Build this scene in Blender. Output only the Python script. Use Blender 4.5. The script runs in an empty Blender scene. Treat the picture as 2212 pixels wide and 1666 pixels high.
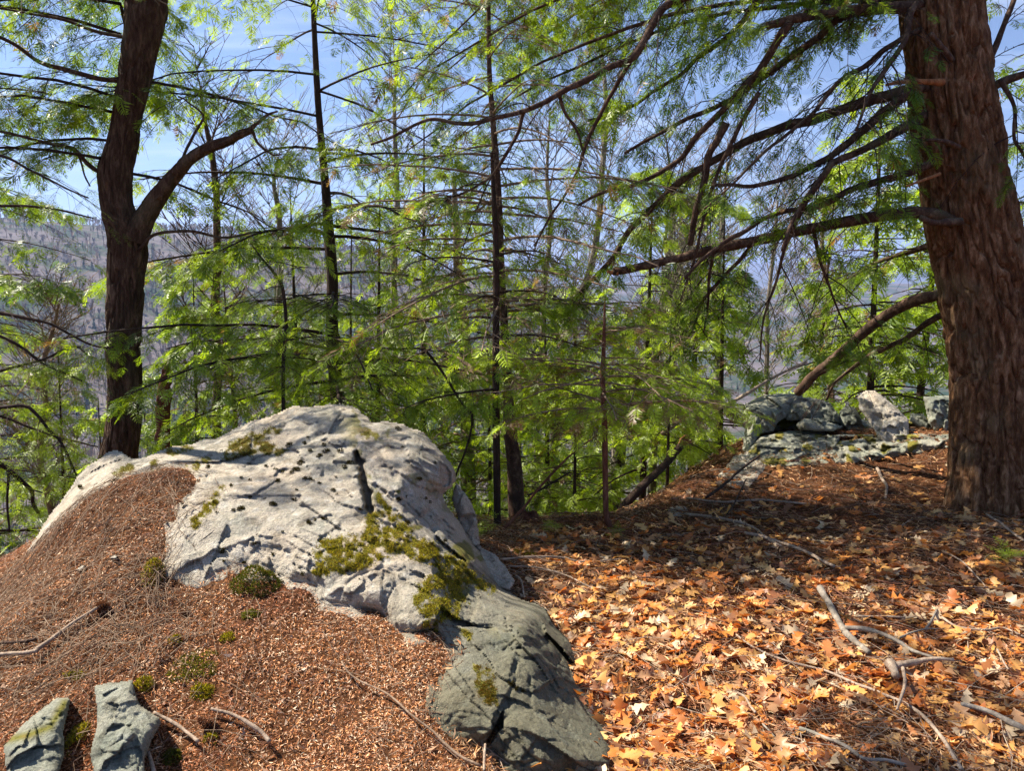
import bpy, math, random
import numpy as np
random.seed(7)
R = np.random.RandomState(7)

# ------------------------------------------------------------------ camera, sky, sun, exposure
sc = bpy.context.scene
COL = sc.collection
PW, PH, FPX = 2212.0, 1666.0, 1640.0          # layout units of the photograph, focal length in them
PITCH = math.radians(7.4)
EYE = 1.6
cam_data = bpy.data.cameras.new('camera')
cam_data.sensor_width = 36.0
cam_data.lens = 36.0 * FPX / PW
cam_data.clip_start = 0.05
cam_data.clip_end = 60000.0
cam = bpy.data.objects.new('camera', cam_data)
COL.objects.link(cam)
cam.location = (0, 0, EYE)
cam.rotation_euler = (math.radians(90) - PITCH, 0, 0)
sc.camera = cam

SUN_AZ = math.radians(-68)      # measured from +Y, negative = left of the view
SUN_EL = math.radians(49)
sun_vec = np.array([math.sin(SUN_AZ) * math.cos(SUN_EL), math.cos(SUN_AZ) * math.cos(SUN_EL), math.sin(SUN_EL)])
world = bpy.data.worlds.new('World')
sc.world = world
world.use_nodes = True
nt = world.node_tree
nt.nodes.clear()
wout = nt.nodes.new('ShaderNodeOutputWorld')
wbg = nt.nodes.new('ShaderNodeBackground')
sky = nt.nodes.new('ShaderNodeTexSky')
sky.sky_type = 'NISHITA'
sky.sun_disc = False
sky.sun_elevation = SUN_EL
sky.sun_rotation = SUN_AZ
sky.altitude = 1200
sky.air_density = 1.0
sky.dust_density = 0.0
sky.ozone_density = 5.0
wbg.inputs['Strength'].default_value = 0.05
# thin streaks of high cloud
tc = nt.nodes.new('ShaderNodeTexCoord')
sep = nt.nodes.new('ShaderNodeSeparateXYZ')
nt.links.new(tc.outputs['Generated'], sep.inputs[0])
zc = nt.nodes.new('ShaderNodeMath'); zc.operation = 'MAXIMUM'; zc.inputs[1].default_value = 0.03
nt.links.new(sep.outputs['Z'], zc.inputs[0])
zc2 = nt.nodes.new('ShaderNodeMath'); zc2.operation = 'ADD'; zc2.inputs[1].default_value = 0.12
nt.links.new(zc.outputs[0], zc2.inputs[0])
dx = nt.nodes.new('ShaderNodeMath'); dx.operation = 'DIVIDE'
dy = nt.nodes.new('ShaderNodeMath'); dy.operation = 'DIVIDE'
nt.links.new(sep.outputs['X'], dx.inputs[0]); nt.links.new(zc2.outputs[0], dx.inputs[1])
nt.links.new(sep.outputs['Y'], dy.inputs[0]); nt.links.new(zc2.outputs[0], dy.inputs[1])
cmb = nt.nodes.new('ShaderNodeCombineXYZ')
nt.links.new(dx.outputs[0], cmb.inputs[0]); nt.links.new(dy.outputs[0], cmb.inputs[1])
mpc = nt.nodes.new('ShaderNodeMapping'); mpc.inputs['Scale'].default_value = (0.55, 1.9, 1)
mpc.inputs['Rotation'].default_value = (0, 0, 0.35)
nt.links.new(cmb.outputs[0], mpc.inputs[0])
cn = nt.nodes.new('ShaderNodeTexNoise'); cn.inputs['Scale'].default_value = 1.1
cn.inputs['Detail'].default_value = 8; cn.inputs['Roughness'].default_value = 0.58; cn.inputs['Distortion'].default_value = 0.4
nt.links.new(mpc.outputs[0], cn.inputs['Vector'])
cr = nt.nodes.new('ShaderNodeValToRGB')
cr.color_ramp.elements[0].position = 0.50; cr.color_ramp.elements[0].color = (0, 0, 0, 1)
cr.color_ramp.elements[1].position = 0.74; cr.color_ramp.elements[1].color = (0.6, 0.6, 0.6, 1)
nt.links.new(cn.outputs['Fac'], cr.inputs[0])
cmx = nt.nodes.new('ShaderNodeMixRGB')
cmx.inputs[2].default_value = (8.5, 9.2, 10.5, 1)
nt.links.new(cr.outputs[0], cmx.inputs[0])
nt.links.new(sky.outputs[0], cmx.inputs[1])
nt.links.new(cmx.outputs[0], wbg.inputs['Color'])
nt.links.new(wbg.outputs[0], wout.inputs['Surface'])

sl = bpy.data.lights.new('sun', 'SUN')
sl.energy = 5.0
sl.angle = math.radians(0.5)
sl.color = (1.0, 0.92, 0.78)
so = bpy.data.objects.new('sun', sl)
COL.objects.link(so)
from mathutils import Vector
so.rotation_euler = Vector(sun_vec).to_track_quat('Z', 'Y').to_euler()

sc.view_settings.view_transform = 'Standard'
sc.view_settings.look = 'None'
sc.view_settings.exposure = 1.6
sc.view_settings.gamma = 1.0
sc.view_settings.use_curve_mapping = False
sc.render.engine = 'CYCLES'
cy = sc.cycles
cy.max_bounces = 6; cy.diffuse_bounces = 3; cy.glossy_bounces = 1; cy.transmission_bounces = 3
cy.volume_bounces = 0; cy.transparent_max_bounces = 8
cy.use_denoising = True
cy.caustics_reflective = False; cy.caustics_refractive = False

# ------------------------------------------------------------------ geometry maths
CP, SP = math.cos(PITCH), math.sin(PITCH)
def P(u, v, Y):
    """point at forward distance Y seen in direction (u, v)"""
    u = np.asarray(u, float); v = np.asarray(v, float); Y = np.asarray(Y, float)
    c = (v - PH / 2) / FPX
    dy = CP - c * SP
    dz = -SP - c * CP
    t = Y / dy
    return np.stack(np.broadcast_arrays((u - PW / 2) / FPX * t, Y, EYE + dz * t), -1)
def PZ(u, v, z):
    c = (v - PH / 2) / FPX
    dy = CP - c * SP; dz = -SP - c * CP
    t = (z - EYE) / dz
    return np.array([(u - PW / 2) / FPX * t, dy * t, z])

def _h(ix, iy, iz, seed):
    with np.errstate(over='ignore'):
        h = (ix.astype(np.int64) * 374761393 + iy.astype(np.int64) * 668265263 + iz.astype(np.int64) * 2147483647 + seed * 1274126177) & 0xffffffff
        h = ((h ^ (h >> 13)) * 1274126177) & 0xffffffff
        h = ((h ^ (h >> 15)) * 2246822519) & 0xffffffff
        return ((h ^ (h >> 16)) & 0xffffff) / float(0xffffff)
def vnoise(p, seed=0):
    i = np.floor(p); f = p - i
    w = f * f * f * (f * (f * 6 - 15) + 10)
    i = i.astype(np.int64)
    x, y, z = i[..., 0], i[..., 1], i[..., 2]
    r = 0
    for a in (0, 1):
        for b in (0, 1):
            for c in (0, 1):
                k = (w[..., 0] if a else 1 - w[..., 0]) * (w[..., 1] if b else 1 - w[..., 1]) * (w[..., 2] if c else 1 - w[..., 2])
                r = r + k * _h(x + a, y + b, z + c, seed)
    return r * 2 - 1
def fbm(p, seed=0, octv=4, gain=0.5):
    s = 0; a = 1; n = 0
    for o in range(octv):
        s = s + a * vnoise(p * (2 ** o) + 17.3 * o, seed + o * 31)
        n += a; a *= gain
    return s / n
def worley(p, seed=0):
    i = np.floor(p).astype(np.int64)
    f1 = np.full(p.shape[:-1], 1e9); f2 = f1.copy()
    cid = np.zeros(p.shape[:-1]); vec = np.zeros(p.shape)
    for a in (-1, 0, 1):
        for b in (-1, 0, 1):
            for c in (-1, 0, 1):
                j = i + np.array([a, b, c])
                q = np.stack([_h(j[..., 0], j[..., 1], j[..., 2], seed + k * 7) for k in range(3)], -1) + j
                d = p - q
                dist = np.sqrt((d ** 2).sum(-1))
                near = dist < f1
                f2 = np.where(near, f1, np.minimum(f2, dist))
                vec = np.where(near[..., None], d, vec)
                cid = np.where(near, _h(j[..., 0], j[..., 1], j[..., 2], seed + 99), cid)
                f1 = np.where(near, dist, f1)
    return f1, f2, cid, vec
def facets(p, seed=0, k=1.0):
    """broken planes: every cell tilts its own way"""
    f1, f2, cid, vec = worley(p, seed)
    a = cid * 6.283 * 7.0; b = cid * 6.283 * 13.0
    n = np.stack([np.cos(a), np.sin(a), np.sin(b)], -1)
    return (n * vec).sum(-1) * k
def norm(v):
    return v / np.maximum(np.linalg.norm(v, axis=-1, keepdims=True), 1e-9)
def sstep(x, a, b):
    t = np.clip((x - a) / (b - a), 0, 1)
    return t * t * (3 - 2 * t)
class TPS:
    def __init__(s, xy, val, lam=1e-4, sc_=1.0):
        s.sc = sc_
        s.xy = np.asarray(xy, float) / sc_
        n = len(s.xy)
        K = s.k(np.linalg.norm(s.xy[:, None] - s.xy[None], axis=-1)) + np.eye(n) * lam
        Pm = np.hstack([np.ones((n, 1)), s.xy])
        A = np.zeros((n + 3, n + 3)); A[:n, :n] = K; A[:n, n:] = Pm; A[n:, :n] = Pm.T
        s.w = np.linalg.solve(A, np.concatenate([np.asarray(val, float), np.zeros(3)]))
    @staticmethod
    def k(r):
        return r * r * np.log(np.maximum(r, 1e-9))
    def __call__(s, x, y):
        sh = np.shape(x)
        q = np.stack([np.ravel(x), np.ravel(y)], -1) / s.sc
        out = np.empty(len(q))
        for i in range(0, len(q), 20000):
            qq = q[i:i + 20000]
            K = s.k(np.linalg.norm(qq[:, None] - s.xy[None], axis=-1))
            out[i:i + 20000] = K @ s.w[:-3] + s.w[-3] + qq @ s.w[-2:]
        return out.reshape(sh)
def resample(pts, n):
    pts = np.asarray(pts, float)
    if len(pts) > 2:
        e = np.vstack([2 * pts[0] - pts[1], pts, 2 * pts[-1] - pts[-2]])
        out = []
        for i in range(1, len(e) - 2):
            p0, p1, p2, p3 = e[i - 1:i + 3]
            for t in np.linspace(0, 1, 8, endpoint=False):
                out.append(0.5 * (2 * p1 + (p2 - p0) * t + (2 * p0 - 5 * p1 + 4 * p2 - p3) * t * t + (3 * p1 - p0 - 3 * p2 + p3) * t ** 3))
        out.append(e[-2]); pts = np.array(out)
    d = np.concatenate([[0], np.cumsum(np.linalg.norm(np.diff(pts, axis=0), axis=1))])
    s = np.linspace(0, d[-1], n)
    return np.stack([np.interp(s, d, pts[:, k]) for k in range(pts.shape[1])], -1)

# ------------------------------------------------------------------ object helpers
def link(o, parent=None):
    COL.objects.link(o)
    if parent is not None:
        o.parent = parent
        o.matrix_parent_inverse = parent.matrix_world.inverted() if False else o.matrix_parent_inverse
    return o
def tag(o, label=None, cat=None, group=None, kind=None):
    if label: o['label'] = label
    if cat: o['category'] = cat
    if group: o['group'] = group
    if kind: o['kind'] = kind
    return o
def mesh(name, V, faces, mat, smooth=True, col=None, extra=None):
    me = bpy.data.meshes.new(name)
    V = np.asarray(V, np.float32)
    me.vertices.add(len(V)); me.vertices.foreach_set('co', V.ravel())
    if isinstance(faces, np.ndarray): faces = [faces]
    faces = [f for f in faces if len(f)]
    idx = np.concatenate([f.ravel() for f in faces]).astype(np.int32)
    tot = np.concatenate([np.full(len(f), f.shape[1]) for f in faces]).astype(np.int32)
    st = np.concatenate([[0], np.cumsum(tot)[:-1]]).astype(np.int32)
    me.loops.add(len(idx)); me.loops.foreach_set('vertex_index', idx)
    me.polygons.add(len(tot)); me.polygons.foreach_set('loop_start', st)
    if smooth: me.polygons.foreach_set('use_smooth', np.ones(len(tot), bool))
    me.update(calc_edges=True)
    if col is not None:
        a = me.attributes.new('Col', 'FLOAT_COLOR', 'POINT')
        c = np.ones((len(V), 4), np.float32); c[:, :3] = col
        a.data.foreach_set('color', c.ravel())
    if extra:
        for k, val in extra.items():
            a = me.attributes.new(k, 'FLOAT', 'POINT')
            a.data.foreach_set('value', np.asarray(val, np.float32))
    me.materials.append(mat)
    return me
def obj(name, me, parent=None, loc=None):
    """links a mesh built in world coordinates; under a parent it is shifted to the parent's origin"""
    o = bpy.data.objects.new(name, me)
    if parent is not None:
        off = np.array(parent.get('_o', (0, 0, 0)))
        gp = parent.parent
        o.parent = parent
        if np.abs(off).sum() > 0:
            me.transform(__import__('mathutils').Matrix.Translation(Vector(-off)))
        o['_o'] = tuple(float(a) for a in off)
    COL.objects.link(o)
    return o
def thing(name, label, cat, loc, group=None, kind=None):
    o = bpy.data.objects.new(name, None)
    o.empty_display_size = 0.2
    o.location = tuple(float(a) for a in loc)
    o['_o'] = tuple(float(a) for a in loc)
    COL.objects.link(o)
    return tag(o, label, cat, group, kind)

def tubes(pts, rad, sides=5):
    """pts (N,K,3), rad (N,K) -> vertices and quads"""
    pts = np.asarray(pts, float); rad = np.asarray(rad, float)
    N, K, _ = pts.shape
    T = np.gradient(pts, axis=1); T = norm(T)
    ref = np.zeros_like(T); ref[..., 2] = 1
    par = np.abs(T[:, :1, 2:]) > 0.9
    ref = np.where(np.broadcast_to(par, ref.shape), np.array([1.0, 0.1, 0]), ref)
    A = norm(np.cross(T, ref)); B = np.cross(A, T)
    th = np.linspace(0, 2 * np.pi, sides, endpoint=False)
    V = pts[:, :, None] + rad[:, :, None, None] * (A[:, :, None] * np.cos(th)[None, None, :, None] + B[:, :, None] * np.sin(th)[None, None, :, None])
    V = V.reshape(-1, 3)
    k = np.arange(K - 1)[:, None] * sides; s = np.arange(sides)[None]
    s2 = (np.arange(sides) + 1) % sides
    q = np.stack([k + s, k + s2[None], k + sides + s2[None], k + sides + s], -1).reshape(-1, 4)
    F = (q[None] + (np.arange(N) * K * sides)[:, None, None]).reshape(-1, 4)
    # tip caps are left as the tapered end
    return V, F
def merge(parts):
    Vs, Fs, n = [], [], 0
    for V, F in parts:
        Vs.append(V); Fs.append(F + n); n += len(V)
    return np.concatenate(Vs), Fs
def in_poly(u, v, poly):
    r = np.zeros(np.shape(u), bool)
    n = len(poly)
    for i in range(n):
        x1, y1 = poly[i]; x2, y2 = poly[(i + 1) % n]
        if y1 == y2: continue
        c = ((y1 > v) != (y2 > v)) & (u < (x2 - x1) * (v - y1) / (y2 - y1) + x1)
        r ^= c
    return r
def poly_dist(u, v, poly, closed=True):
    d = np.full(np.shape(u), 1e9)
    n = len(poly)
    for i in range(n if closed else n - 1):
        a = np.array(poly[i], float); b = np.array(poly[(i + 1) % n], float)
        ab = b - a; L = (ab ** 2).sum()
        t = np.clip(((u - a[0]) * ab[0] + (v - a[1]) * ab[1]) / max(L, 1e-9), 0, 1)
        d = np.minimum(d, np.hypot(u - a[0] - t * ab[0], v - a[1] - t * ab[1]))
    return d

# ------------------------------------------------------------------ materials
def new_mat(name):
    m = bpy.data.materials.new(name); m.use_nodes = True
    t = m.node_tree; t.nodes.clear()
    return m, t, t.nodes, t.links
def N_(nodes, typ, **kw):
    n = nodes.new(typ)
    for k, v in kw.items():
        if k in n.inputs: n.inputs[k].default_value = v
        else: setattr(n, k, v)
    return n
def ramp(nodes, stops):
    r = nodes.new('ShaderNodeValToRGB'); e = r.color_ramp.elements
    e[0].position = stops[0][0]; e[0].color = (*stops[0][1], 1)
    e[1].position = stops[-1][0]; e[1].color = (*stops[-1][1], 1)
    for p, c in stops[1:-1]:
        x = e.new(p); x.color = (*c, 1)
    return r
def leafy(name, transl=0.45, rough=0.45, spec=0.35, boost=(1.25, 1.3, 0.8)):
    m, t, n, l = new_mat(name)
    a = N_(n, 'ShaderNodeAttribute', attribute_name='Col')
    p = n.new('ShaderNodeBsdfPrincipled'); p.inputs['Roughness'].default_value = rough
    p.inputs['Specular IOR Level'].default_value = spec
    tr = n.new('ShaderNodeBsdfTranslucent')
    mu = N_(n, 'ShaderNodeMixRGB', blend_type='MULTIPLY'); mu.inputs[0].default_value = 1; mu.inputs[2].default_value = (*boost, 1)
    l.new(a.outputs['Color'], p.inputs['Base Color']); l.new(a.outputs['Color'], mu.inputs[1]); l.new(mu.outputs[0], tr.inputs['Color'])
    mx = n.new('ShaderNodeMixShader'); mx.inputs[0].default_value = transl
    l.new(p.outputs[0], mx.inputs[1]); l.new(tr.outputs[0], mx.inputs[2])
    o = n.new('ShaderNodeOutputMaterial'); l.new(mx.outputs[0], o.inputs['Surface'])
    return m
def bark(name, c1, c2, c3, scale=14, stretch=0.22, bump=0.5, lichen=None, dist=0.01):
    m, t, n, l = new_mat(name)
    tcn = n.new('ShaderNodeTexCoord')
    mp = n.new('ShaderNodeMapping'); mp.inputs['Scale'].default_value = (1, 1, stretch)
    l.new(tcn.outputs['Object'], mp.inputs[0])
    n1 = N_(n, 'ShaderNodeTexNoise', Scale=scale, Detail=9.0, Roughness=0.7, Distortion=0.4)
    n2 = N_(n, 'ShaderNodeTexNoise', Scale=scale * 5, Detail=6.0, Roughness=0.7)
    n3 = N_(n, 'ShaderNodeTexNoise', Scale=2.5, Detail=4.0)
    l.new(mp.outputs[0], n1.inputs['Vector']); l.new(mp.outputs[0], n2.inputs['Vector']); l.new(tcn.outputs['Object'], n3.inputs['Vector'])
    r = ramp(n, [(0.3, c1), (0.5, c2), (0.7, c3)])
    l.new(n1.outputs['Fac'], r.inputs[0])
    mu = N_(n, 'ShaderNodeMixRGB', blend_type='OVERLAY'); mu.inputs[0].default_value = 0.7
    l.new(r.outputs[0], mu.inputs[1]); l.new(n2.outputs['Fac'], mu.inputs[2])
    last = mu.outputs[0]
    if lichen:
        rr = ramp(n, [(0.56, (0, 0, 0)), (0.66, (1, 1, 1))]); l.new(n3.outputs['Fac'], rr.inputs[0])
        m2 = n.new('ShaderNodeMixRGB'); m2.inputs[2].default_value = (*lichen, 1)
        mm = N_(n, 'ShaderNodeMath', operation='MULTIPLY'); mm.inputs[1].default_value = 0.28
        l.new(rr.outputs[0], mm.inputs[0]); l.new(mm.outputs[0], m2.inputs[0]); l.new(last, m2.inputs[1]); last = m2.outputs[0]
    p = n.new('ShaderNodeBsdfPrincipled'); p.inputs['Roughness'].default_value = 0.9; p.inputs['Specular IOR Level'].default_value = 0.2
    l.new(last, p.inputs['Base Color'])
    ad = N_(n, 'ShaderNodeMath', operation='ADD'); l.new(n1.outputs['Fac'], ad.inputs[0]); l.new(n2.outputs['Fac'], ad.inputs[1])
    b = n.new('ShaderNodeBump'); b.inputs['Strength'].default_value = bump; b.inputs['Distance'].default_value = dist
    l.new(ad.outputs[0], b.inputs['Height']); l.new(b.outputs[0], p.inputs['Normal'])
    o = n.new('ShaderNodeOutputMaterial'); l.new(p.outputs[0], o.inputs['Surface'])
    return m
def rock_mat(name, base, warm, cool, dark, stain=0.5, lich=(0.62, 0.62, 0.56)):
    m, t, n, l = new_mat(name)
    tcn = n.new('ShaderNodeTexCoord')
    big = N_(n, 'ShaderNodeTexNoise', Scale=2.6, Detail=7.0, Roughness=0.62, Distortion=0.3)
    mid = N_(n, 'ShaderNodeTexNoise', Scale=11.0, Detail=8.0, Roughness=0.7)
    fine = N_(n, 'ShaderNodeTexNoise', Scale=95.0, Detail=5.0, Roughness=0.75)
    grain = N_(n, 'ShaderNodeTexVoronoi', Scale=260.0)
    vor = N_(n, 'ShaderNodeTexVoronoi', Scale=13.0); vor.feature = 'F1'
    wv = n.new('ShaderNodeVectorMath'); wv.operation = 'ADD'
    sc_ = n.new('ShaderNodeVectorMath'); sc_.operation = 'SCALE'; sc_.inputs['Scale'].default_value = 0.12
    l.new(mid.outputs['Color'], sc_.inputs[0]); l.new(tcn.outputs['Object'], wv.inputs[0]); l.new(sc_.outputs[0], wv.inputs[1])
    for q in (big, mid, fine, grain): l.new(tcn.outputs['Object'], q.inputs['Vector'])
    l.new(wv.outputs[0], vor.inputs['Vector'])
    r1 = ramp(n, [(0.32, cool), (0.48, base), (0.66, warm)]); l.new(big.outputs['Fac'], r1.inputs[0])
    # pale crusts of lichen in rounded blotches
    r2 = ramp(n, [(0.18, (1, 1, 1)), (0.34, (0, 0, 0))]); l.new(vor.outputs['Distance'], r2.inputs[0])
    m1 = n.new('ShaderNodeMixRGB'); m1.inputs[2].default_value = (*lich, 1)
    k1 = N_(n, 'ShaderNodeMath', operation='MULTIPLY'); k1.inputs[1].default_value = 0.45; l.new(r2.outputs[0], k1.inputs[0])
    l.new(k1.outputs[0], m1.inputs[0]); l.new(r1.outputs[0], m1.inputs[1])
    # dark specks and stains
    r3 = ramp(n, [(0.30, (1, 1, 1)), (0.43, (0, 0, 0))]); l.new(mid.outputs['Fac'], r3.inputs[0])
    m2 = n.new('ShaderNodeMixRGB'); m2.inputs[2].default_value = (*dark, 1)
    k2 = N_(n, 'ShaderNodeMath', operation='MULTIPLY'); k2.inputs[1].default_value = stain; l.new(r3.outputs[0], k2.inputs[0])
    l.new(k2.outputs[0], m2.inputs[0]); l.new(m1.outputs[0], m2.inputs[1])
    m3 = N_(n, 'ShaderNodeMixRGB', blend_type='OVERLAY'); m3.inputs[0].default_value = 0.75
    l.new(m2.outputs[0], m3.inputs[1]); l.new(fine.outputs['Fac'], m3.inputs[2])
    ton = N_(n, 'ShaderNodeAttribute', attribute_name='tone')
    tm = N_(n, 'ShaderNodeMixRGB', blend_type='MULTIPLY'); tm.inputs[2].default_value = (0.34, 0.37, 0.32, 1)  # darker grey-green: barer rock and shade painted together into the colour
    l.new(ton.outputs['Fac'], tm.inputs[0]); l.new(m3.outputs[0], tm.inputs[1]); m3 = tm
    st_m = n.new('ShaderNodeMapping'); st_m.inputs['Scale'].default_value = (9, 9, 1.6); st_m.inputs['Rotation'].default_value = (0.2, 0.5, 0)
    l.new(wv.outputs[0], st_m.inputs[0])
    stn = N_(n, 'ShaderNodeTexNoise', Scale=1.0, Detail=6.0, Roughness=0.65); l.new(st_m.outputs[0], stn.inputs['Vector'])
    sr = ramp(n, [(0.34, (0.45, 0.42, 0.38)), (0.48, (1, 1, 1)), (0.62, (1, 1, 1)), (0.74, (1.25, 1.15, 1.0))]); l.new(stn.outputs['Fac'], sr.inputs[0])
    sm = N_(n, 'ShaderNodeMixRGB', blend_type='MULTIPLY'); sm.inputs[0].default_value = 0.8; l.new(m3.outputs[0], sm.inputs[1]); l.new(sr.outputs[0], sm.inputs[2])
    gr = N_(n, 'ShaderNodeTexNoise', Scale=210.0, Detail=3.0, Roughness=0.8); l.new(tcn.outputs['Object'], gr.inputs['Vector'])
    g2 = ramp(n, [(0.34, (0.35, 0.33, 0.30)), (0.46, (1, 1, 1)), (0.6, (1, 1, 1)), (0.7, (1.5, 1.5, 1.5))]); l.new(gr.outputs['Fac'], g2.inputs[0])
    m3 = N_(n, 'ShaderNodeMixRGB', blend_type='MULTIPLY'); m3.inputs[0].default_value = 0.8; l.new(sm.outputs[0], m3.inputs[1]); l.new(g2.outputs[0], m3.inputs[2])
    # moss colour where the patches grow
    at = N_(n, 'ShaderNodeAttribute', attribute_name='moss')
    mc = ramp(n, [(0.3, (0.06, 0.05, 0.015)), (0.5, (0.16, 0.15, 0.02)), (0.7, (0.24, 0.15, 0.04))]); l.new(mid.outputs['Fac'], mc.inputs[0])
    m4 = n.new('ShaderNodeMixRGB'); l.new(at.outputs['Fac'], m4.inputs[0]); l.new(m3.outputs[0], m4.inputs[1]); l.new(mc.outputs[0], m4.inputs[2])
    p = n.new('ShaderNodeBsdfPrincipled'); p.inputs['Roughness'].default_value = 0.88; p.inputs['Specular IOR Level'].default_value = 0.25
    l.new(m4.outputs[0], p.inputs['Base Color'])
    a1 = N_(n, 'ShaderNodeMath', operation='MULTIPLY_ADD'); a1.inputs[1].default_value = 0.25
    l.new(fine.outputs['Fac'], a1.inputs[0]); l.new(mid.outputs['Fac'], a1.inputs[2])
    b = n.new('ShaderNodeBump'); b.inputs['Strength'].default_value = 1.0; b.inputs['Distance'].default_value = 0.035
    l.new(a1.outputs[0], b.inputs['Height']); l.new(b.outputs[0], p.inputs['Normal'])
    o = n.new('ShaderNodeOutputMaterial'); l.new(p.outputs[0], o.inputs['Surface'])
    return m
def ground_mat():
    m, t, n, l = new_mat('forest_floor')
    tcn = n.new('ShaderNodeTexCoord'); geo = n.new('ShaderNodeNewGeometry')
    a = N_(n, 'ShaderNodeTexNoise', Scale=60.0, Detail=8.0, Roughness=0.8)
    b = N_(n, 'ShaderNodeTexNoise', Scale=3.0, Detail=6.0, Roughness=0.6)
    l.new(tcn.outputs['Object'], a.inputs['Vector']); l.new(tcn.outputs['Object'], b.inputs['Vector'])
    r = ramp(n, [(0.35, (0.03, 0.014, 0.007)), (0.5, (0.12, 0.05, 0.02)), (0.65, (0.26, 0.12, 0.055))]); l.new(a.outputs['Fac'], r.inputs[0])
    r2 = ramp(n, [(0.4, (0.55, 0.5, 0.5)), (0.6, (1, 1, 1))]); l.new(b.outputs['Fac'], r2.inputs[0])
    mu = N_(n, 'ShaderNodeMixRGB', blend_type='MULTIPLY'); mu.inputs[0].default_value = 1
    l.new(r.outputs[0], mu.inputs[1]); l.new(r2.outputs[0], mu.inputs[2])
    # far off: bare woods and dark evergreens
    f1 = N_(n, 'ShaderNodeTexNoise', Scale=0.012, Detail=9.0, Roughness=0.72)
    f2 = N_(n, 'ShaderNodeTexNoise', Scale=0.08, Detail=6.0, Roughness=0.8)
    l.new(tcn.outputs['Object'], f1.inputs['Vector']); l.new(tcn.outputs['Object'], f2.inputs['Vector'])
    fr = ramp(n, [(0.40, (0.02, 0.04, 0.022)), (0.47, (0.05, 0.055, 0.035)), (0.52, (0.10, 0.085, 0.085)), (0.7, (0.15, 0.125, 0.13))]); l.new(f1.outputs['Fac'], fr.inputs[0])
    fo = N_(n, 'ShaderNodeMixRGB', blend_type='OVERLAY'); fo.inputs[0].default_value = 0.8
    l.new(fr.outputs[0], fo.inputs[1]); l.new(f2.outputs['Fac'], fo.inputs[2])
    at = N_(n, 'ShaderNodeAttribute', attribute_name='far')
    mx = n.new('ShaderNodeMixRGB'); l.new(at.outputs['Fac'], mx.inputs[0]); l.new(mu.outputs[0], mx.inputs[1]); l.new(fo.outputs[0], mx.inputs[2])
    p = n.new('ShaderNodeBsdfPrincipled'); p.inputs['Roughness'].default_value = 0.95; p.inputs['Specular IOR Level'].default_value = 0.1
    l.new(mx.outputs[0], p.inputs['Base Color'])
    bp = n.new('ShaderNodeBump'); bp.inputs['Strength'].default_value = 0.8; bp.inputs['Distance'].default_value = 0.02
    l.new(a.outputs['Fac'], bp.inputs['Height']); l.new(bp.outputs[0], p.inputs['Normal'])
    o = n.new('ShaderNodeOutputMaterial'); l.new(p.outputs[0], o.inputs['Surface'])
    return m
M = {}
M['needle'] = leafy('hemlock_needles', 0.5, 0.4, 0.4, (1.5, 1.45, 0.7))
M['litter'] = leafy('dry_litter', 0.15, 0.6, 0.25, (1.2, 1.0, 0.7))
M['oak'] = leafy('dry_oak_leaf', 0.28, 0.45, 0.4, (1.25, 0.95, 0.6))
M['moss'] = leafy('moss_tufts', 0.3, 0.7, 0.1, (1.3, 1.25, 0.6))
M['hem_bark'] = bark('hemlock_bark', (0.035, 0.015, 0.007), (0.165, 0.078, 0.035), (0.42, 0.26, 0.15), 24, 0.3, 0.8, (0.17, 0.17, 0.10), 0.012)
M['oak_bark'] = bark('oak_bark', (0.022, 0.012, 0.007), (0.07, 0.04, 0.024), (0.19, 0.12, 0.075), 26, 0.22, 0.8, (0.13, 0.13, 0.08), 0.01)
M['limb'] = bark('limb_bark', (0.032, 0.017, 0.012), (0.075, 0.042, 0.028), (0.20, 0.135, 0.09), 26, 0.6, 0.6, (0.16, 0.16, 0.095), 0.006)
M['dark_bark'] = bark('dark_bark', (0.02, 0.012, 0.009), (0.04, 0.024, 0.018), (0.085, 0.052, 0.038), 30, 0.3, 0.5)
M['red_bark'] = bark('sapling_bark', (0.07, 0.028, 0.018), (0.14, 0.055, 0.033), (0.24, 0.12, 0.075), 30, 0.3, 0.5)
M['grey_bark'] = bark('grey_bark', (0.10, 0.085, 0.07), (0.20, 0.17, 0.14), (0.34, 0.30, 0.25), 18, 0.3, 0.5, (0.3, 0.32, 0.24))
M['tan_twig'] = bark('tan_twig', (0.12, 0.08, 0.055), (0.22, 0.15, 0.10), (0.34, 0.25, 0.18), 30, 0.5, 0.3)
M['dead_wood'] = bark('dead_wood', (0.16, 0.11, 0.08), (0.31, 0.23, 0.17), (0.46, 0.37, 0.29), 30, 0.3, 0.5)
M['split_wood'] = bark('split_wood', (0.12, 0.05, 0.02), (0.30, 0.12, 0.045), (0.45, 0.24, 0.11), 30, 0.3, 0.4)
M['rock'] = rock_mat('pale_boulder', (0.42, 0.375, 0.305), (0.47, 0.39, 0.30), (0.29, 0.28, 0.235), (0.07, 0.062, 0.05), 0.65, (0.56, 0.54, 0.49))
M['rock2'] = rock_mat('grey_green_rock', (0.25, 0.255, 0.205), (0.34, 0.32, 0.25), (0.15, 0.17, 0.135), (0.04, 0.04, 0.03), 0.7, (0.38, 0.39, 0.33))
M['ground'] = ground_mat()

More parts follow.
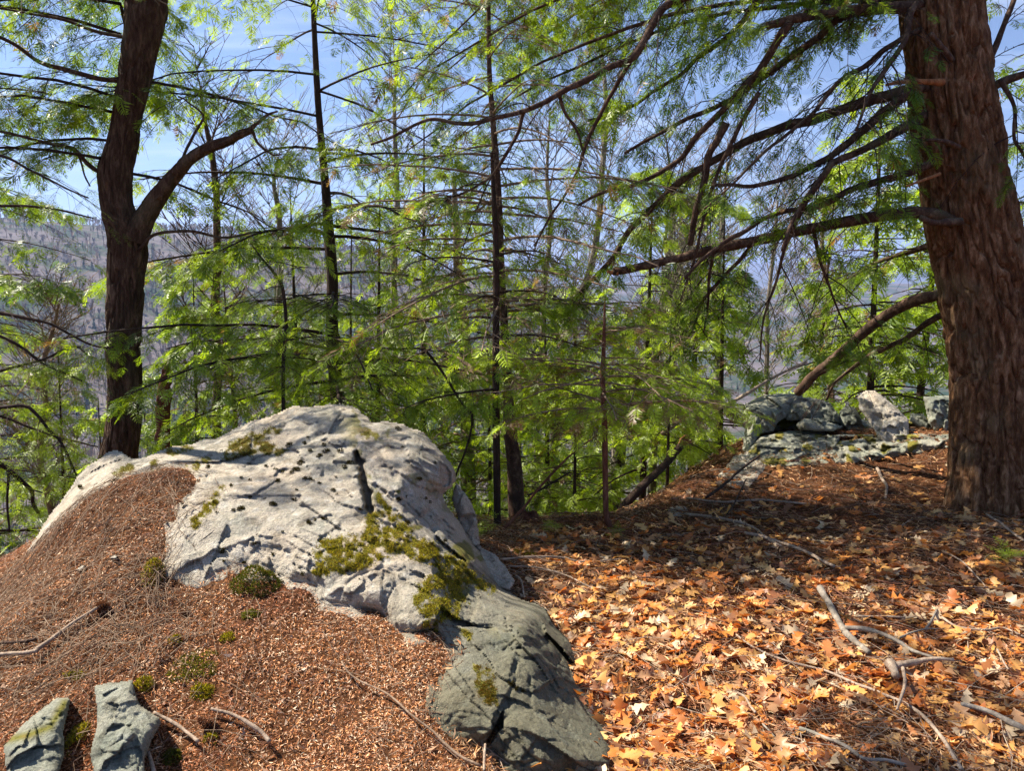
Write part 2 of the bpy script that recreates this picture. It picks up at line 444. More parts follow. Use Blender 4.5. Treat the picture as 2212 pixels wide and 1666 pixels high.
# ------------------------------------------------------------------ terrain
BOULDER = [(-90,1330),(-20,1262),(0,1245),(60,1190),(110,1108),(150,1052),(187,1005),(230,978),(253,974),(283,988),(317,984),(367,965),(417,957),(467,945),(500,925),
  (550,905),(600,889),(633,877),(687,875),(737,868),(770,878),(800,898),(806,908),(870,915),(911,928),(944,962),(984,1015),(989,1035),(977,1055),(958,1072),
  (975,1100),(1000,1140),(1030,1185),(1060,1225),(1085,1262),(1110,1283),(1130,1290),(1154,1300),(1180,1317),(1197,1350),(1230,1377),(1247,1427),(1270,1470),(1304,1527),(1334,1577),(1350,1610),(1360,1690),
  (1084,1690),(1054,1637),(1020,1620),(987,1604),(950,1580),(917,1527),(924,1460),(934,1420),(927,1387),(895,1400),(870,1397),(854,1407),(837,1387),(820,1370),
  (810,1344),(737,1330),(680,1324),(670,1287),(647,1274),(623,1277),(560,1262),(490,1257),(460,1274),(427,1277),(360,1250),(347,1220),(353,1177),(353,1137),(343,1110),
  (377,1055),(390,1022),(340,1025),(283,1035),(233,1088),(160,1115),(100,1170),(60,1215),(0,1262),(-60,1330)]
bc = [(740,870,4.55),(600,890,4.45),(470,945,4.3),(253,976,4.15),(110,1108,3.85),(0,1247,3.6),(-60,1330,3.4),(870,915,4.35),(985,1020,4.15),(960,1070,4.05),
  (1000,1140,4.0),(1085,1262,3.8),(1130,1290,3.72),(1197,1350,3.35),(1270,1470,2.95),(1354,1664,2.42),(1054,1637,2.33),(950,1580,2.40),(917,1527,2.47),
  (930,1400,2.72),(820,1370,2.82),(680,1324,2.93),(650,1275,3.02),(430,1277,3.02),(350,1220,3.13),(345,1110,3.42),(390,1022,3.75),(283,1035,3.72),(233,1088,3.6),(160,1112,3.62),
  (600,1100,3.42),(480,1050,3.60),(700,1000,3.85),(600,980,3.95),(740,1200,3.10),(560,1200,3.15),(880,1010,3.85),(850,1100,3.55),(900,1060,3.78),
  (900,1160,3.42),(800,1150,3.3),(1000,1230,3.42),(980,1290,3.12),(1060,1300,3.25),(1090,1400,2.70),(1000,1450,2.58),(1000,1550,2.44),(1180,1400,2.85),(1200,1500,2.62),
  (1150,1600,2.34),(1280,1600,2.50),(950,1310,2.86),(860,1300,2.88),(1130,1340,2.95),(740,900,4.35),(420,1150,3.28)]
bc = np.array(bc, float)
_b = TPS(bc[:, :2], bc[:, 2], 3e-4, 400.0)
ctrl = [(1354,1664,0),(1700,1666,0),(2212,1666,.02),(2212,1400,.05),(1500,1400,0),(1800,1300,.02),(1150,1250,.0),(1130,1175,-.02),
        (1320,1155,-.03),(1500,1095,-.04),(1650,1040,.02),(1900,1010,.08),(2130,1095,.05),(2212,1180,.08),(2000,945,.28),(1760,925,.22),
        (0,1400,.19),(0,1660,.1),(200,1350,.27),(500,1450,.2),(300,1600,.11),(700,1600,.06),(150,1200,.38),(250,1200,.43)]
cw = [PZ(*c) for c in ctrl]
cw += [P(u, v, float(_b(np.array(float(u)), np.array(float(v))))) + np.array([0, 0, .012]) for u, v in BOULDER[42:] if v < 1660]
cw += [np.array(p) for p in [(-1,4.3,.3),(-.3,3.7,.05),(.0,3.2,-.05),(-1.2,4.9,.1),(-6,3,.0),(6,3,.1),(6,7,.2),(0,.8,0),(-3,.8,.05),(3,.8,.03),
       (0,7,-.1),(-4,6,.0),(3.2,7.6,.12),(0,-6,.1),(-6,-4,.1),(6,-4,.1),(-2.0,4.3,.35),(-.5,3.2,.1),(.2,2.9,0)]]
cw = np.array(cw)
_g = TPS(cw[:, :2], cw[:, 2], 6e-3)
_ex = np.array([-40, -6, -3.2, -2.4, -1.5, 0, .8, 1.4, 2.0, 3.0, 4.2, 6, 40]); _ey = np.array([-6, 2.6, 3.95, 4.4, 5.1, 5.15, 5.2, 5.9, 6.7, 7.9, 8.3, 8.3, 6.0])
def E1(az): return np.interp(np.degrees(az), [-180, -60, -36, -30, -20, -13, -6, 0, 6, 60, 180], [2.0, 4.6, 4.3, 4.1, 3.6, 2.7, 1.4, 0.2, -0.8, -1.2, 2.0])
def ground_z(x, y):
    x = np.asarray(x, float); y = np.asarray(y, float)
    r = np.hypot(x, y)
    cx = np.clip(x, -8, 8); cy_ = np.clip(y, -8, 9)
    z = np.zeros(r.shape); nr_ = r < 14
    if r.ndim == 0: z = _g(cx, cy_) if nr_ else z
    elif nr_.any(): z[nr_] = _g(cx[nr_], cy_[nr_])
    z = z * (1 - sstep(r, 8.5, 14))
    s = np.maximum(y - np.interp(x, _ex, _ey), 0)
    near = s * s / (s + 1.3) * 0.72
    floor = 115.0
    drop = floor * (1 - np.exp(-near / floor))
    q = np.stack([x, y, 0 * x], -1)
    z = z + ((0.026 + .016 * (x < 0)) * fbm(q * 2.3, 5, 4) + .016 * fbm(q * 8, 6, 3)) * (r < 40) + fbm(q * 0.12, 8, 4) * 0.9 * sstep(r, 9, 30) + fbm(q * 0.01, 9, 4) * 14 * sstep(r, 60, 300)
    z = z - drop
    az = np.arctan2(x, y)
    e1 = np.tan(np.radians(E1(az) + 0.35 * fbm(q * 0.0022, 12, 4)))
    front = sstep(y, -50, 200)
    w1 = sstep(r, 300, 1350) * (1 - 0.8 * sstep(r, 1500, 3200))
    z = z + (e1 * r - z) * w1 * front * (np.degrees(az) < 12) * (1 - sstep(np.degrees(az), 2, 12))
    deg = np.degrees(az)
    e2 = 1.5 + 0.75 * np.exp(-((deg - 8.2) / 2.2) ** 2) + 0.5 * np.sin(deg * 0.35 + 1) + 0.45 * fbm(np.stack([deg * 0.22, 0 * deg, 0 * deg], -1), 3, 5) + 1.4 * sstep(deg, 24, 34)
    w2 = sstep(r, 5200, 12500)
    z = z + (np.tan(np.radians(e2)) * np.minimum(r, 12800) - z) * w2
    e3 = 0.1 + 0.5 * fbm(np.stack([deg * 0.12 + 9, 0 * deg, 0 * deg], -1), 4, 4)
    w3 = sstep(r, 1600, 3400) * (1 - sstep(r, 3600, 5200))
    z = z + (np.tan(np.radians(e3)) * r - z) * w3 * sstep(deg, -6, 4)
    return z
radii = np.concatenate([np.arange(0.25, 10, 0.07), 10 * 1.055 ** np.arange(0, 146)])
ang = np.radians(np.concatenate([np.linspace(-50, 50, 220), np.linspace(50, 310, 66)[1:-1]]))
rr, aa = np.meshgrid(radii, ang, indexing='ij')
gx, gy = rr * np.sin(aa), rr * np.cos(aa)
gz = ground_z(gx, gy)
gz = gz - (rr > 6000) * 0.0
V = np.stack([gx, gy, gz], -1).reshape(-1, 3)
nr, na = rr.shape
i0 = (np.arange(nr - 1)[:, None] * na + np.arange(na)[None]); j1 = (np.arange(na) + 1) % na
i1 = (np.arange(nr - 1)[:, None] * na + j1[None])
Fq = np.stack([i0, i0 + na, i1 + na, i1], -1).reshape(-1, 4)[:, ::-1]
V = np.vstack([V, [[0, 0, float(ground_z(0., 0.))]]])
fan = np.stack([np.full(na, len(V) - 1), np.arange(na), j1], -1)[:, ::-1]
far = sstep(np.hypot(V[:, 0], V[:, 1]), 25, 60)
ground = obj('ground', mesh('ground', V, [Fq, fan], M['ground'], extra={'far': far}))
tag(ground, kind='structure')
ground['label'] = 'brown forest floor of needles and leaves falling away to wooded hills'

def ground_n(x, y, e=0.06):
    return norm(np.stack([-(ground_z(x + e, y) - ground_z(x - e, y)) / (2 * e), -(ground_z(x, y + e) - ground_z(x, y - e)) / (2 * e), np.ones_like(x)], -1))

# ------------------------------------------------------------------ rocks
def relief_rock(name, poly, yfun, mat, step=3.0, rnd=0.12, thick=0.5, disp=None, warp=3.0, seed=1, moss=None, after=None, foot=None, tone=None):
    """a closed rock: its visible outline and depth profile, its own thickness behind"""
    poly = np.array(poly, float)
    u0, v0 = poly.min(0) - 6; u1, v1 = poly.max(0) + 6
    us = np.arange(u0, u1, step); vs = np.arange(v0, v1, step)
    U, W = np.meshgrid(us, vs)
    q = np.stack([U * 0.03, W * 0.03, 0 * U], -1)
    wu = U + warp * fbm(q, seed, 4); wv = W + warp * fbm(q, seed + 50, 4)
    ins = in_poly(wu, wv, poly)
    d = np.where(ins, poly_dist(wu, wv, poly), 0)
    Y0 = yfun(U, W)
    dm = d * Y0 / FPX
    t = np.clip(dm / rnd, 0, 1)
    rn_ = rnd * (1 - 0.7 * foot(U, W)) if foot is not None else rnd
    t = np.clip(dm / rn_, 0, 1)
    prof = rn_ * (1 - np.sqrt(np.clip(1 - (1 - t) ** 2, 0, 1)))
    Y = Y0 + prof
    pos = P(U, W, Y)
    if disp is not None:
        Y = Y + disp(pos, U, W) * (0.25 + 0.75 * np.clip(dm / 0.06, 0, 1)) * (1 - .75 * foot(U, W) if foot is not None else 1)
    if after is not None:
        Y = after(Y, U, W)
    front = P(U, W, Y)
    back = P(U, W, Y0 + rnd + 0.02 + thick * np.sqrt(np.clip(1 - (1 - np.clip(dm / (thick * 0.8), 0, 1)) ** 2, 0, 1)))
    cell = ins[:-1, :-1] & ins[1:, :-1] & ins[:-1, 1:] & ins[1:, 1:]
    idx = np.arange(U.size).reshape(U.shape)
    a, b, c, e = idx[:-1, :-1][cell], idx[:-1, 1:][cell], idx[1:, 1:][cell], idx[1:, :-1][cell]
    Q = np.stack([a, e, c, b], -1)
    n = U.size
    E = np.concatenate([Q[:, [0, 1]], Q[:, [1, 2]], Q[:, [2, 3]], Q[:, [3, 0]]])
    key = E[:, 0] * n + E[:, 1]; rev = E[:, 1] * n + E[:, 0]
    Bd = E[~np.isin(key, rev)]
    side = np.stack([Bd[:, 1], Bd[:, 0], Bd[:, 0] + n, Bd[:, 1] + n], -1)
    kb = 3 if min(U.shape) > 120 else 1
    ii = idx[::kb, ::kb]; ib = ins[::kb, ::kb]; cb = ib[:-1, :-1] & ib[1:, :-1] & ib[:-1, 1:] & ib[1:, 1:]
    Qb = np.stack([ii[:-1, :-1][cb], ii[1:, :-1][cb], ii[1:, 1:][cb], ii[:-1, 1:][cb]], -1)
    F = np.concatenate([Q, Qb[:, ::-1] + n, side])
    V = np.concatenate([front.reshape(-1, 3), back.reshape(-1, 3)])
    used = np.zeros(len(V), bool); used[F.ravel()] = True
    mp = np.cumsum(used) - 1
    ex = {}
    mv = np.zeros(U.shape) if moss is None else moss(U, W)
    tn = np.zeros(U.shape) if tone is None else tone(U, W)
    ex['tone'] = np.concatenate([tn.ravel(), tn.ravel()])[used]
    ex['moss'] = np.concatenate([mv.ravel(), 0 * mv.ravel()])[used]
    me = mesh(name, V[used], mp[F], mat, True, extra=ex)
    return me, (us, vs, front, ins)
def std_disp(scale=1.0, amp=1.0, seed=3, strat=None):
    def f(p, U, W):
        q = p * scale
        d = 0.060 * facets(q * 2.2, seed) + 0.030 * facets(q * 6.0 + 4, seed + 1) + 0.035 * fbm(q * 3, seed + 2, 5, 0.55)
        rid = 1 - np.abs(fbm(q * 7, seed + 3, 4))
        w1, w2, _, _ = worley(q * 5 + .5 * fbm(q * 4, seed + 11, 3)[..., None], seed + 9)
        crack = np.clip(1 - (w2 - w1) / .07, 0, 1) * sstep(fbm(q * 1.7, seed + 12, 3), .05, .35)
        d = d + 0.02 * crack + 0.012 * (rid - 0.6) + 0.012 * fbm(q * 18, seed + 5, 4, .6)
        if strat is not None:
            s = (p * np.array(strat)).sum(-1)
            d = d + 0.018 * np.abs(((s + 0.3 * fbm(p * 2, 9, 3)) % 1.0) - 0.5)
        return d * amp
    return f

def hitY(u, v, lift=0.0):
    u = np.asarray(u, float); v = np.asarray(v, float); z = np.full(u.shape, .1)
    c = (v - PH / 2) / FPX; dy = CP - c * SP; dz = -SP - c * CP
    for _ in range(11):
        t = (z - EYE) / np.minimum(dz, -.02)
        z = .5 * z + .5 * (ground_z((u - PW / 2) / FPX * t, dy * t) + lift)
    return dy * (z - EYE) / np.minimum(dz, -.02)
CR = [([(776,985),(779,1010),(784,1035),(792,1065),(800,1100)], 8.5, 0.20, 1),
      ([(750,905),(765,935),(790,1000),(820,1060),(850,1110),(930,1170),(1000,1240),(1040,1275)], 5, 0.05, 0),
      ([(800,905),(770,912),(740,905)], 3, 0.05, 0),
      ([(990,1052),(945,1075),(905,1088),(885,1112)], 12, 0.24, 1),
      ([(1185,1330),(1172,1380),(1160,1440),(1155,1480)], 15, 0.22, 1),
      ([(1200,1400),(1210,1470),(1225,1540),(1235,1600)], 9, 0.19, 1),
      ([(1045,1290),(1042,1340),(1035,1390),(1022,1440)], 6, 0.07, 1),
      ([(1150,1560),(1110,1600),(1085,1650)], 12, 0.2, 1),
      ([(1060,1455),(1090,1500),(1100,1560)], 4, 0.04, 0),
      ([(650,1165),(625,1180),(600,1200),(575,1225)], 3, 0.025, 0),
      ([(545,1020),(560,1080),(548,1130)], 3, 0.02, 0),
      ([(470,1165),(455,1180)], 4, 0.03, 0),
      ([(330,1000),(420,985),(480,960)], 3, 0.02, 0),
      ([(690,1290),(720,1240),(735,1215)], 4, 0.03, 0),
      ([(990,1560),(960,1500),(1000,1470),(1020,1440)], 3, 0.03, 0),
      ([(870,1000),(880,1040),(872,1080)], 3, 0.02, 0)]
_bdisp = std_disp(1.0, 0.6, 21)
def bdisp(p, U, W):
    d = _bdisp(p, U, W)
    q = np.stack([U * 0.02, W * 0.02, 0 * U], -1)
    wu = U + 10 * fbm(q * 3, 77, 3); wv = W + 10 * fbm(q * 3, 78, 3)
    for pl, w, dep, hard in CR:
        dd = poly_dist(wu, wv, pl, False)
        wv = 0.45 + 0.75 * np.clip(fbm(np.stack([U * 0.02, W * 0.02, 0 * U + dep], -1), 55, 3) + .5, 0, 1)
        if dep < .19: dep = dep * .55; w = w * .8
        d = d + dep * np.exp(-(dd / (w * wv)) ** (4 if hard else 2)) * (0.4 + 0.6 * wv)
    # blocky step down the right flank
    d = d + 0.13 * facets(p * np.array([2.6, 2.6, 1.6]), 63) * sstep(U, 850, 1050)
    d = d + .016 * facets(p * 13 + .4 * fbm(p * 9, 47, 2)[..., None], 48) * sstep(fbm(p * 2, 49, 3), -.3, .2)
    # bedding: thin plates dipping to the right
    b_ = (p * np.array([4.5, 2.0, 8.0])).sum(-1) + .8 * fbm(p * 1.8, 41, 4)
    d = d + 0.017 * ((b_ % 1.0) ** 3) * sstep(fbm(p * 1.5, 43, 3), -.1, .25) + 0.012 * ((b_ * 3.3 % 1.0) ** 2) * sstep(fbm(p * 2.5, 44, 3), 0, .3)
    return d
MOSS = [([(683,1180),(700,1160),(745,1165),(790,1150),(800,1110),(835,1105),(880,1130),(905,1165),(960,1195),(900,1215),(850,1190),(800,1225),(750,1235),(690,1245),(672,1220)], 0),
  ([(905,1165),(960,1195),(1010,1225),(1075,1275),(1060,1285),(1000,1262),(1010,1300),(990,1330),(950,1345),(905,1325),(890,1290),(915,1250),(950,1240),(905,1205)], 0),
  ([(915,1345),(950,1345),(945,1370),(920,1365)], 0),
  ([(1000,1365),(1025,1360),(1020,1385),(1000,1380)], 0),
  ([(408,1130),(440,1080),(485,1050),(490,1062),(460,1095),(430,1130),(415,1145)], 0),
  ([(480,990),(500,955),(540,940),(600,915),(610,925),(560,955),(600,962),(632,975),(600,985),(560,975),(520,985),(495,1000)], 1),
  ([(380,1020),(420,1000),(450,985),(455,995),(420,1020),(400,1028)], 0),
  ([(240,1025),(262,1002),(300,995),(290,1010),(262,1030)], 1),
  ([(325,1000),(345,990),(350,1010),(335,1030),(325,1022)], 1),
  ([(775,930),(800,925),(805,945),(785,950)], 1),
  ([(1025,1440),(1060,1450),(1070,1500),(1075,1530),(1045,1520),(1030,1480)], 1),
  ([(820,1060),(840,1090),(850,1125),(835,1110),(815,1080)], 0),
  ([(350,975),(420,962),(425,968),(360,985)], 1)]
def bmoss(U, W):
    q = np.stack([U * 0.05, W * 0.05, 0 * U], -1)
    wu = U + 15 * fbm(q, 91, 5, .6); wv = W + 15 * fbm(q, 92, 5, .6)
    m = np.zeros(U.shape)
    for pl, k in MOSS:
        m = np.maximum(m, in_poly(wu, wv, pl).astype(float))
    # smaller blotches along the right ridge
    blot = sstep(fbm(np.stack([U * 0.03, W * 0.03, 0 * U], -1), 95, 4), 0.28, 0.4)
    ridge = np.exp(-(poly_dist(U, W, [(800, 905), (840, 1040), (930, 1150), (1090, 1290)], False) / 60) ** 2)
    m = m * sstep(fbm(q * 1.8, 97, 5, .6), -.30, -.05)
    return np.maximum(m, blot * ridge)
FOOT = BOULDER[42:-11]
def boulder_depth(u, v):
    y = _b(u, v)
    w = np.exp(-(poly_dist(u, v, FOOT, False) / 22) ** 2)
    k = w > .01; o = y.copy()
    o[k] = y[k] * (1 - w[k]) + (np.clip(hitY(u[k], v[k]), y[k] - .15, y[k] + .25) - .01) * w[k]
    return o
bme, BG = relief_rock('boulder', BOULDER, boulder_depth, M['rock'], 3.0, 0.10, 0.75, bdisp, 6, 5, bmoss, None, lambda U, W: np.exp(-(poly_dist(U, W, FOOT, False) / 30) ** 2), lambda U, W: sstep(0.55 * U + W + 60 * fbm(np.stack([U * .01, W * .01, 0 * U], -1), 31, 4), 1660, 2060))  # lower right darkened by painted shade as well as greener rock
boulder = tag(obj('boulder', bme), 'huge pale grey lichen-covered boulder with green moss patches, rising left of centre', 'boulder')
def on_boulder(u, v):
    us, vs, fr, ins = BG
    i = np.clip(np.round((np.asarray(v) - vs[0]) / 3.0).astype(int), 1, len(vs) - 2)
    j = np.clip(np.round((np.asarray(u) - us[0]) / 3.0).astype(int), 1, len(us) - 2)
    p = fr[i, j]
    n = np.cross(fr[i, j + 1] - fr[i, j - 1], fr[i - 1, j] - fr[i + 1, j])
    n = norm(n)
    return p, n, ins[i, j]

def small_rock(name, label, poly, Y0, Y1, mat='rock2', rnd=0.06, thick=0.3, amp=0.5, seed=1, strat=None, step=2.5, group=None, mossy=None):
    poly = np.array(poly, float)
    vmin, vmax = poly[:, 1].min(), poly[:, 1].max()
    me, _ = relief_rock(name, poly, lambda u, v: np.minimum(Y0 + (Y1 - Y0) * (v - vmin) / (vmax - vmin), hitY(u, v) - rnd * .5), M[mat], step, rnd, thick, std_disp(1.6, amp, seed, strat), 2, seed, mossy)
    return tag(obj(name, me), label, 'rock', group)
def lying_rock(label, poly, mat, rnd, amp, seed, lift, mossy=None, step=2.5, group=None, mirror=None):
    poly = np.array(poly, float)
    me, _ = relief_rock('rock', poly, lambda u, v: hitY(u, v, lift) - rnd, M[mat], step, rnd, .12, std_disp(2.2, amp, seed), 2, seed, mossy)
    return tag(obj('rock', me), label, 'rock', group)
ORO = 'rocks of the outcrop on the right'
def patchy(th=0.15, seed=5):
    return lambda U, W: sstep(fbm(np.stack([U * 0.035, W * 0.035, 0 * U], -1), seed, 4), th, th + 0.15)
lying_rock('flat greenish grey stone with a mossy ledge in the bottom left corner', [(7,1611),(53,1561),(93,1527),(123,1507),(153,1509),(150,1531),(137,1584),(140,1631),(123,1690),(15,1690)], 'rock2', .05, .55, 11, .05, lambda U, W: np.exp(-(poly_dist(U, W, [(10,1600),(60,1590),(110,1570),(140,1520)], False)/9)**2))
lying_rock('upright wedge of grey-green stone half buried in needles near the bottom left', [(203,1481),(250,1474),(287,1469),(297,1511),(307,1527),(347,1551),(350,1564),(327,1604),(313,1644),(317,1690),(207,1690),(193,1631),(207,1577),(210,1541)], 'rock2', .05, .7, 13, .07)
small_rock('rock', 'pale flaky slab leaning on the right flank of the huge boulder', [(1037,1181),(1071,1197),(1097,1227),(1114,1257),(1101,1277),(1071,1271),(1051,1237),(1031,1204)], 4.0, 3.72, 'rock', 0.04, 0.3, 0.7, 15, (14, 0, -6))
small_rock('rock', 'narrow grey rock standing in shade just behind the boulder on its right', [(983,1040),(1003,1060),(1018,1082),(1030,1110),(1034,1150),(1042,1195),(1010,1190),(990,1127),(975,1080)], 4.3, 4.1, 'rock', 0.05, 0.3, 1.3, 17)
small_rock('rock', 'long dark ridge of layered slabs forming the back of the right outcrop', [(1625,985),(1640,900),(1700,885),(1760,880),(1800,892),(1850,900),(1900,915),(1960,905),(2010,900),(2080,905),(2085,985),(2000,975),(1940,990),(1850,985),(1740,990)], 7.6, 7.15, 'rock2', 0.15, 0.6, 1.8, 18, (2, 0, 9), 2.5, ORO, patchy(0.22, 8))
small_rock('rock', 'thin dark slab tilted against the right foot of the tall leaning slab', [(1940,930),(1975,925),(2010,945),(2035,975),(2000,985),(1960,978)], 6.95, 6.75, 'rock2', 0.06, 0.3, 1.3, 43, (6, 0, 5), 2, ORO)
small_rock('rock', 'rounded grey boulder with curved furrows at the left end of the right outcrop', [(1601,892),(1608,872),(1648,852),(1688,849),(1731,850),(1738,862),(1716,869),(1710,889),(1700,902),(1680,915),(1671,935),(1641,939),(1636,955),(1625,1000),(1600,995),(1608,929)], 7.3, 6.6, 'rock2', 0.2, 0.7, 1.2, 19, (3, 1, 3.2), 2, ORO)
small_rock('rock', 'low mossy ledge of dark green-grey rock in front of the right outcrop', [(1615,975),(1641,942),(1681,932),(1758,929),(1825,935),(1875,945),(1908,959),(1945,972),(1940,992),(1875,1003),(1808,1006),(1741,1010),(1688,1012),(1648,1008),(1611,1000)], 7.0, 6.35, 'rock2', 0.12, 0.6, 1.1, 21, (1, 0, 9), 2, ORO, patchy(0.18))
small_rock('rock', 'sunlit angular block in the middle of the right outcrop', [(1702,880),(1721,855),(1761,860),(1795,870),(1808,892),(1813,915),(1775,915),(1741,908),(1712,910),(1695,908)], 7.35, 7.1, 'rock2', 0.10, 0.5, 1.3, 23, (2, 0, 5), 2, ORO)
small_rock('rock', 'small pale block lying before the middle of the right outcrop', [(1716,918),(1735,902),(1768,903),(1795,912),(1826,922),(1800,934),(1758,932),(1726,930)], 7.0, 6.85, 'rock2', 0.07, 0.3, 1.0, 25, None, 2, ORO)
small_rock('rock', 'squat grey stone just left of the tall leaning slab', [(1813,889),(1825,873),(1847,880),(1863,905),(1865,932),(1835,935),(1813,915)], 7.3, 7.1, 'rock2', 0.08, 0.4, 1.0, 27, None, 2, ORO)
small_rock('rock', 'tall pale leaning slab with a dark crack, highest stone of the right outcrop', [(1851,857),(1865,845),(1891,842),(1918,863),(1941,883),(1965,909),(1962,925),(1965,949),(1943,974),(1921,968),(1898,951),(1888,931),(1873,909),(1855,884)], 7.1, 6.5, 'rock', 0.07, 0.35, 1.0, 29, (5, 0, 6), 2, ORO)
small_rock('rock', 'small rounded stone between the leaning slab and the far block', [(1966,892),(1995,893),(2010,912),(2005,928),(1988,925),(1966,912)], 7.2, 7.0, 'rock2', 0.08, 0.3, 0.8, 31, None, 2, ORO)
small_rock('rock', 'grey block next to the thick trunk at the far right of the outcrop', [(1993,857),(2038,853),(2076,859),(2080,945),(2055,950),(2021,935),(2005,915)], 7.0, 6.75, 'rock2', 0.12, 0.5, 1.2, 33, (1, 0, 4), 2, ORO)
small_rock('rock', 'pale flat rock sloping off the left foot of the right outcrop', [(1585,985),(1618,972),(1661,1003),(1649,1022),(1620,1055),(1575,1055),(1548,1028)], 6.7, 6.2, 'rock', 0.08, 0.4, 0.8, 35, None, 2, ORO)
small_rock('rock', 'little pale stone lying alone in the needles before the outcrop', [(1440,1100),(1455,1090),(1480,1093),(1492,1108),(1470,1118),(1445,1116)], 5.6, 5.4, 'rock', 0.04, 0.15, 0.5, 37, None, 2)

# ------------------------------------------------------------------ trunks
def trunk_mesh(name, pts, hw, Y, mat, nth=160, ns=420, amp=0.016, cell=(9, 9, 2.0), flare=None, seed=1, tex=0.0):
    """pts: (u, v) centre line from the foot up; hw: half width; Y depth (scalar or list)"""
    pts = np.array(pts, float); hw = np.array(hw, float)
    Yv = np.broadcast_to(np.asarray(Y, float), (len(pts),))
    W3 = P(pts[:, 0], pts[:, 1], Yv)
    rad = hw * Yv / FPX / (1 + ((pts[:, 0] - PW / 2) / FPX) ** 2) ** .25
    A = resample(np.hstack([W3, rad[:, None]]), ns)
    c, r = A[:, :3], A[:, 3]
    T = norm(np.gradient(c, axis=0))
    ref = np.array([0, 1.0, 0]); X = norm(np.cross(T, ref)); B = np.cross(X, T)
    nf = int(nth * .78)
    th = np.radians(np.concatenate([np.linspace(-205, 25, nf, endpoint=False), np.linspace(25, 155, nth - nf, endpoint=False)]))
    L = np.concatenate([[0], np.cumsum(np.linalg.norm(np.diff(c, axis=0), axis=1))])
    cth, sth = np.cos(th)[None], np.sin(th)[None]
    q = np.stack([r[:, None] * cth * cell[0], r[:, None] * sth * cell[1], np.broadcast_to(L[:, None] * cell[2], (ns, nth))], -1)
    q = q + 0.28 * np.stack([fbm(q * 0.9, seed + k, 3) for k in range(3)], -1)
    n1 = vnoise(q, seed) + .35 * vnoise(q * np.array([2.1, 2.1, 3.0]), seed + 1)
    n2 = vnoise(q * 1.9 + 7, seed + 5) + .3 * vnoise(q * 4, seed + 6)
    c1 = np.exp(-(n1 / .11) ** 2); c2 = np.exp(-(n2 / .11) ** 2)
    broken = sstep(vnoise(q * np.array([.7, .7, 2.6]) + 3, seed + 9), -.3, .5)
    d = -amp * 1.15 * c1 - amp * .5 * c2 * (1 - c1) + amp * .4 * broken + amp * .35 * fbm(q * 4, seed + 8, 4, .6) + amp * .25
    if flare is not None:
        fl = np.exp(-(L / flare[0]) ** 1.3)[:, None]
        d = d + fl * flare[1] * (1 + 0.7 * np.cos(th * flare[2] + flare[3])[None] + 0.5 * np.cos(th * 3 + 1)[None])
    rr_ = r[:, None] + d
    V = c[:, None] + rr_[..., None] * (X[:, None] * cth[..., None] + B[:, None] * sth[..., None])
    F = []
    k = np.arange(ns - 1)[:, None] * nth; s = np.arange(nth)[None]; s2 = ((np.arange(nth) + 1) % nth)[None]
    F = np.stack([k + s, k + s2, k + nth + s2, k + nth + s], -1).reshape(-1, 4)
    return mesh(name, V.reshape(-1, 3), F, M[mat], True), c, r

def px_poly(pts, Y0, Y1, n=None, wig=0.0, seed=0):
    pts = np.array(pts, float)
    d = np.concatenate([[0], np.cumsum(np.hypot(*np.diff(pts, axis=0).T))]); d /= d[-1]
    W3 = P(pts[:, 0], pts[:, 1], Y0 + (Y1 - Y0) * d)
    n = n or max(8, len(pts) * 5)
    A = resample(W3, n)
    if wig:
        A = A + wig * np.stack([fbm(A * 3 + 7 * k, seed + k, 3) for k in range(3)], -1)
    return A
def limb_mesh(name, A, r0, r1, mat, sides=10, bumpy=0.12, seed=0, power=1.0):
    K = len(A)
    t = np.linspace(0, 1, K)
    r = r0 + (r1 - r0) * t ** power
    r = r * (1 + bumpy * fbm(A * 14, seed, 3))
    V, F = tubes(A[None], r[None], sides)
    # knobbly surface
    V = V + (norm(V - np.repeat(A, sides, 0)) * (bumpy * 0.6 * np.repeat(r, sides)[:, None]) * fbm(V * 45, seed + 3, 2)[:, None])
    cap = np.arange(sides)[None] + (K - 1) * sides
    cap0 = np.arange(sides)[None][:, ::-1]
    return mesh(name, V, [F, cap, cap0], M[mat], True)

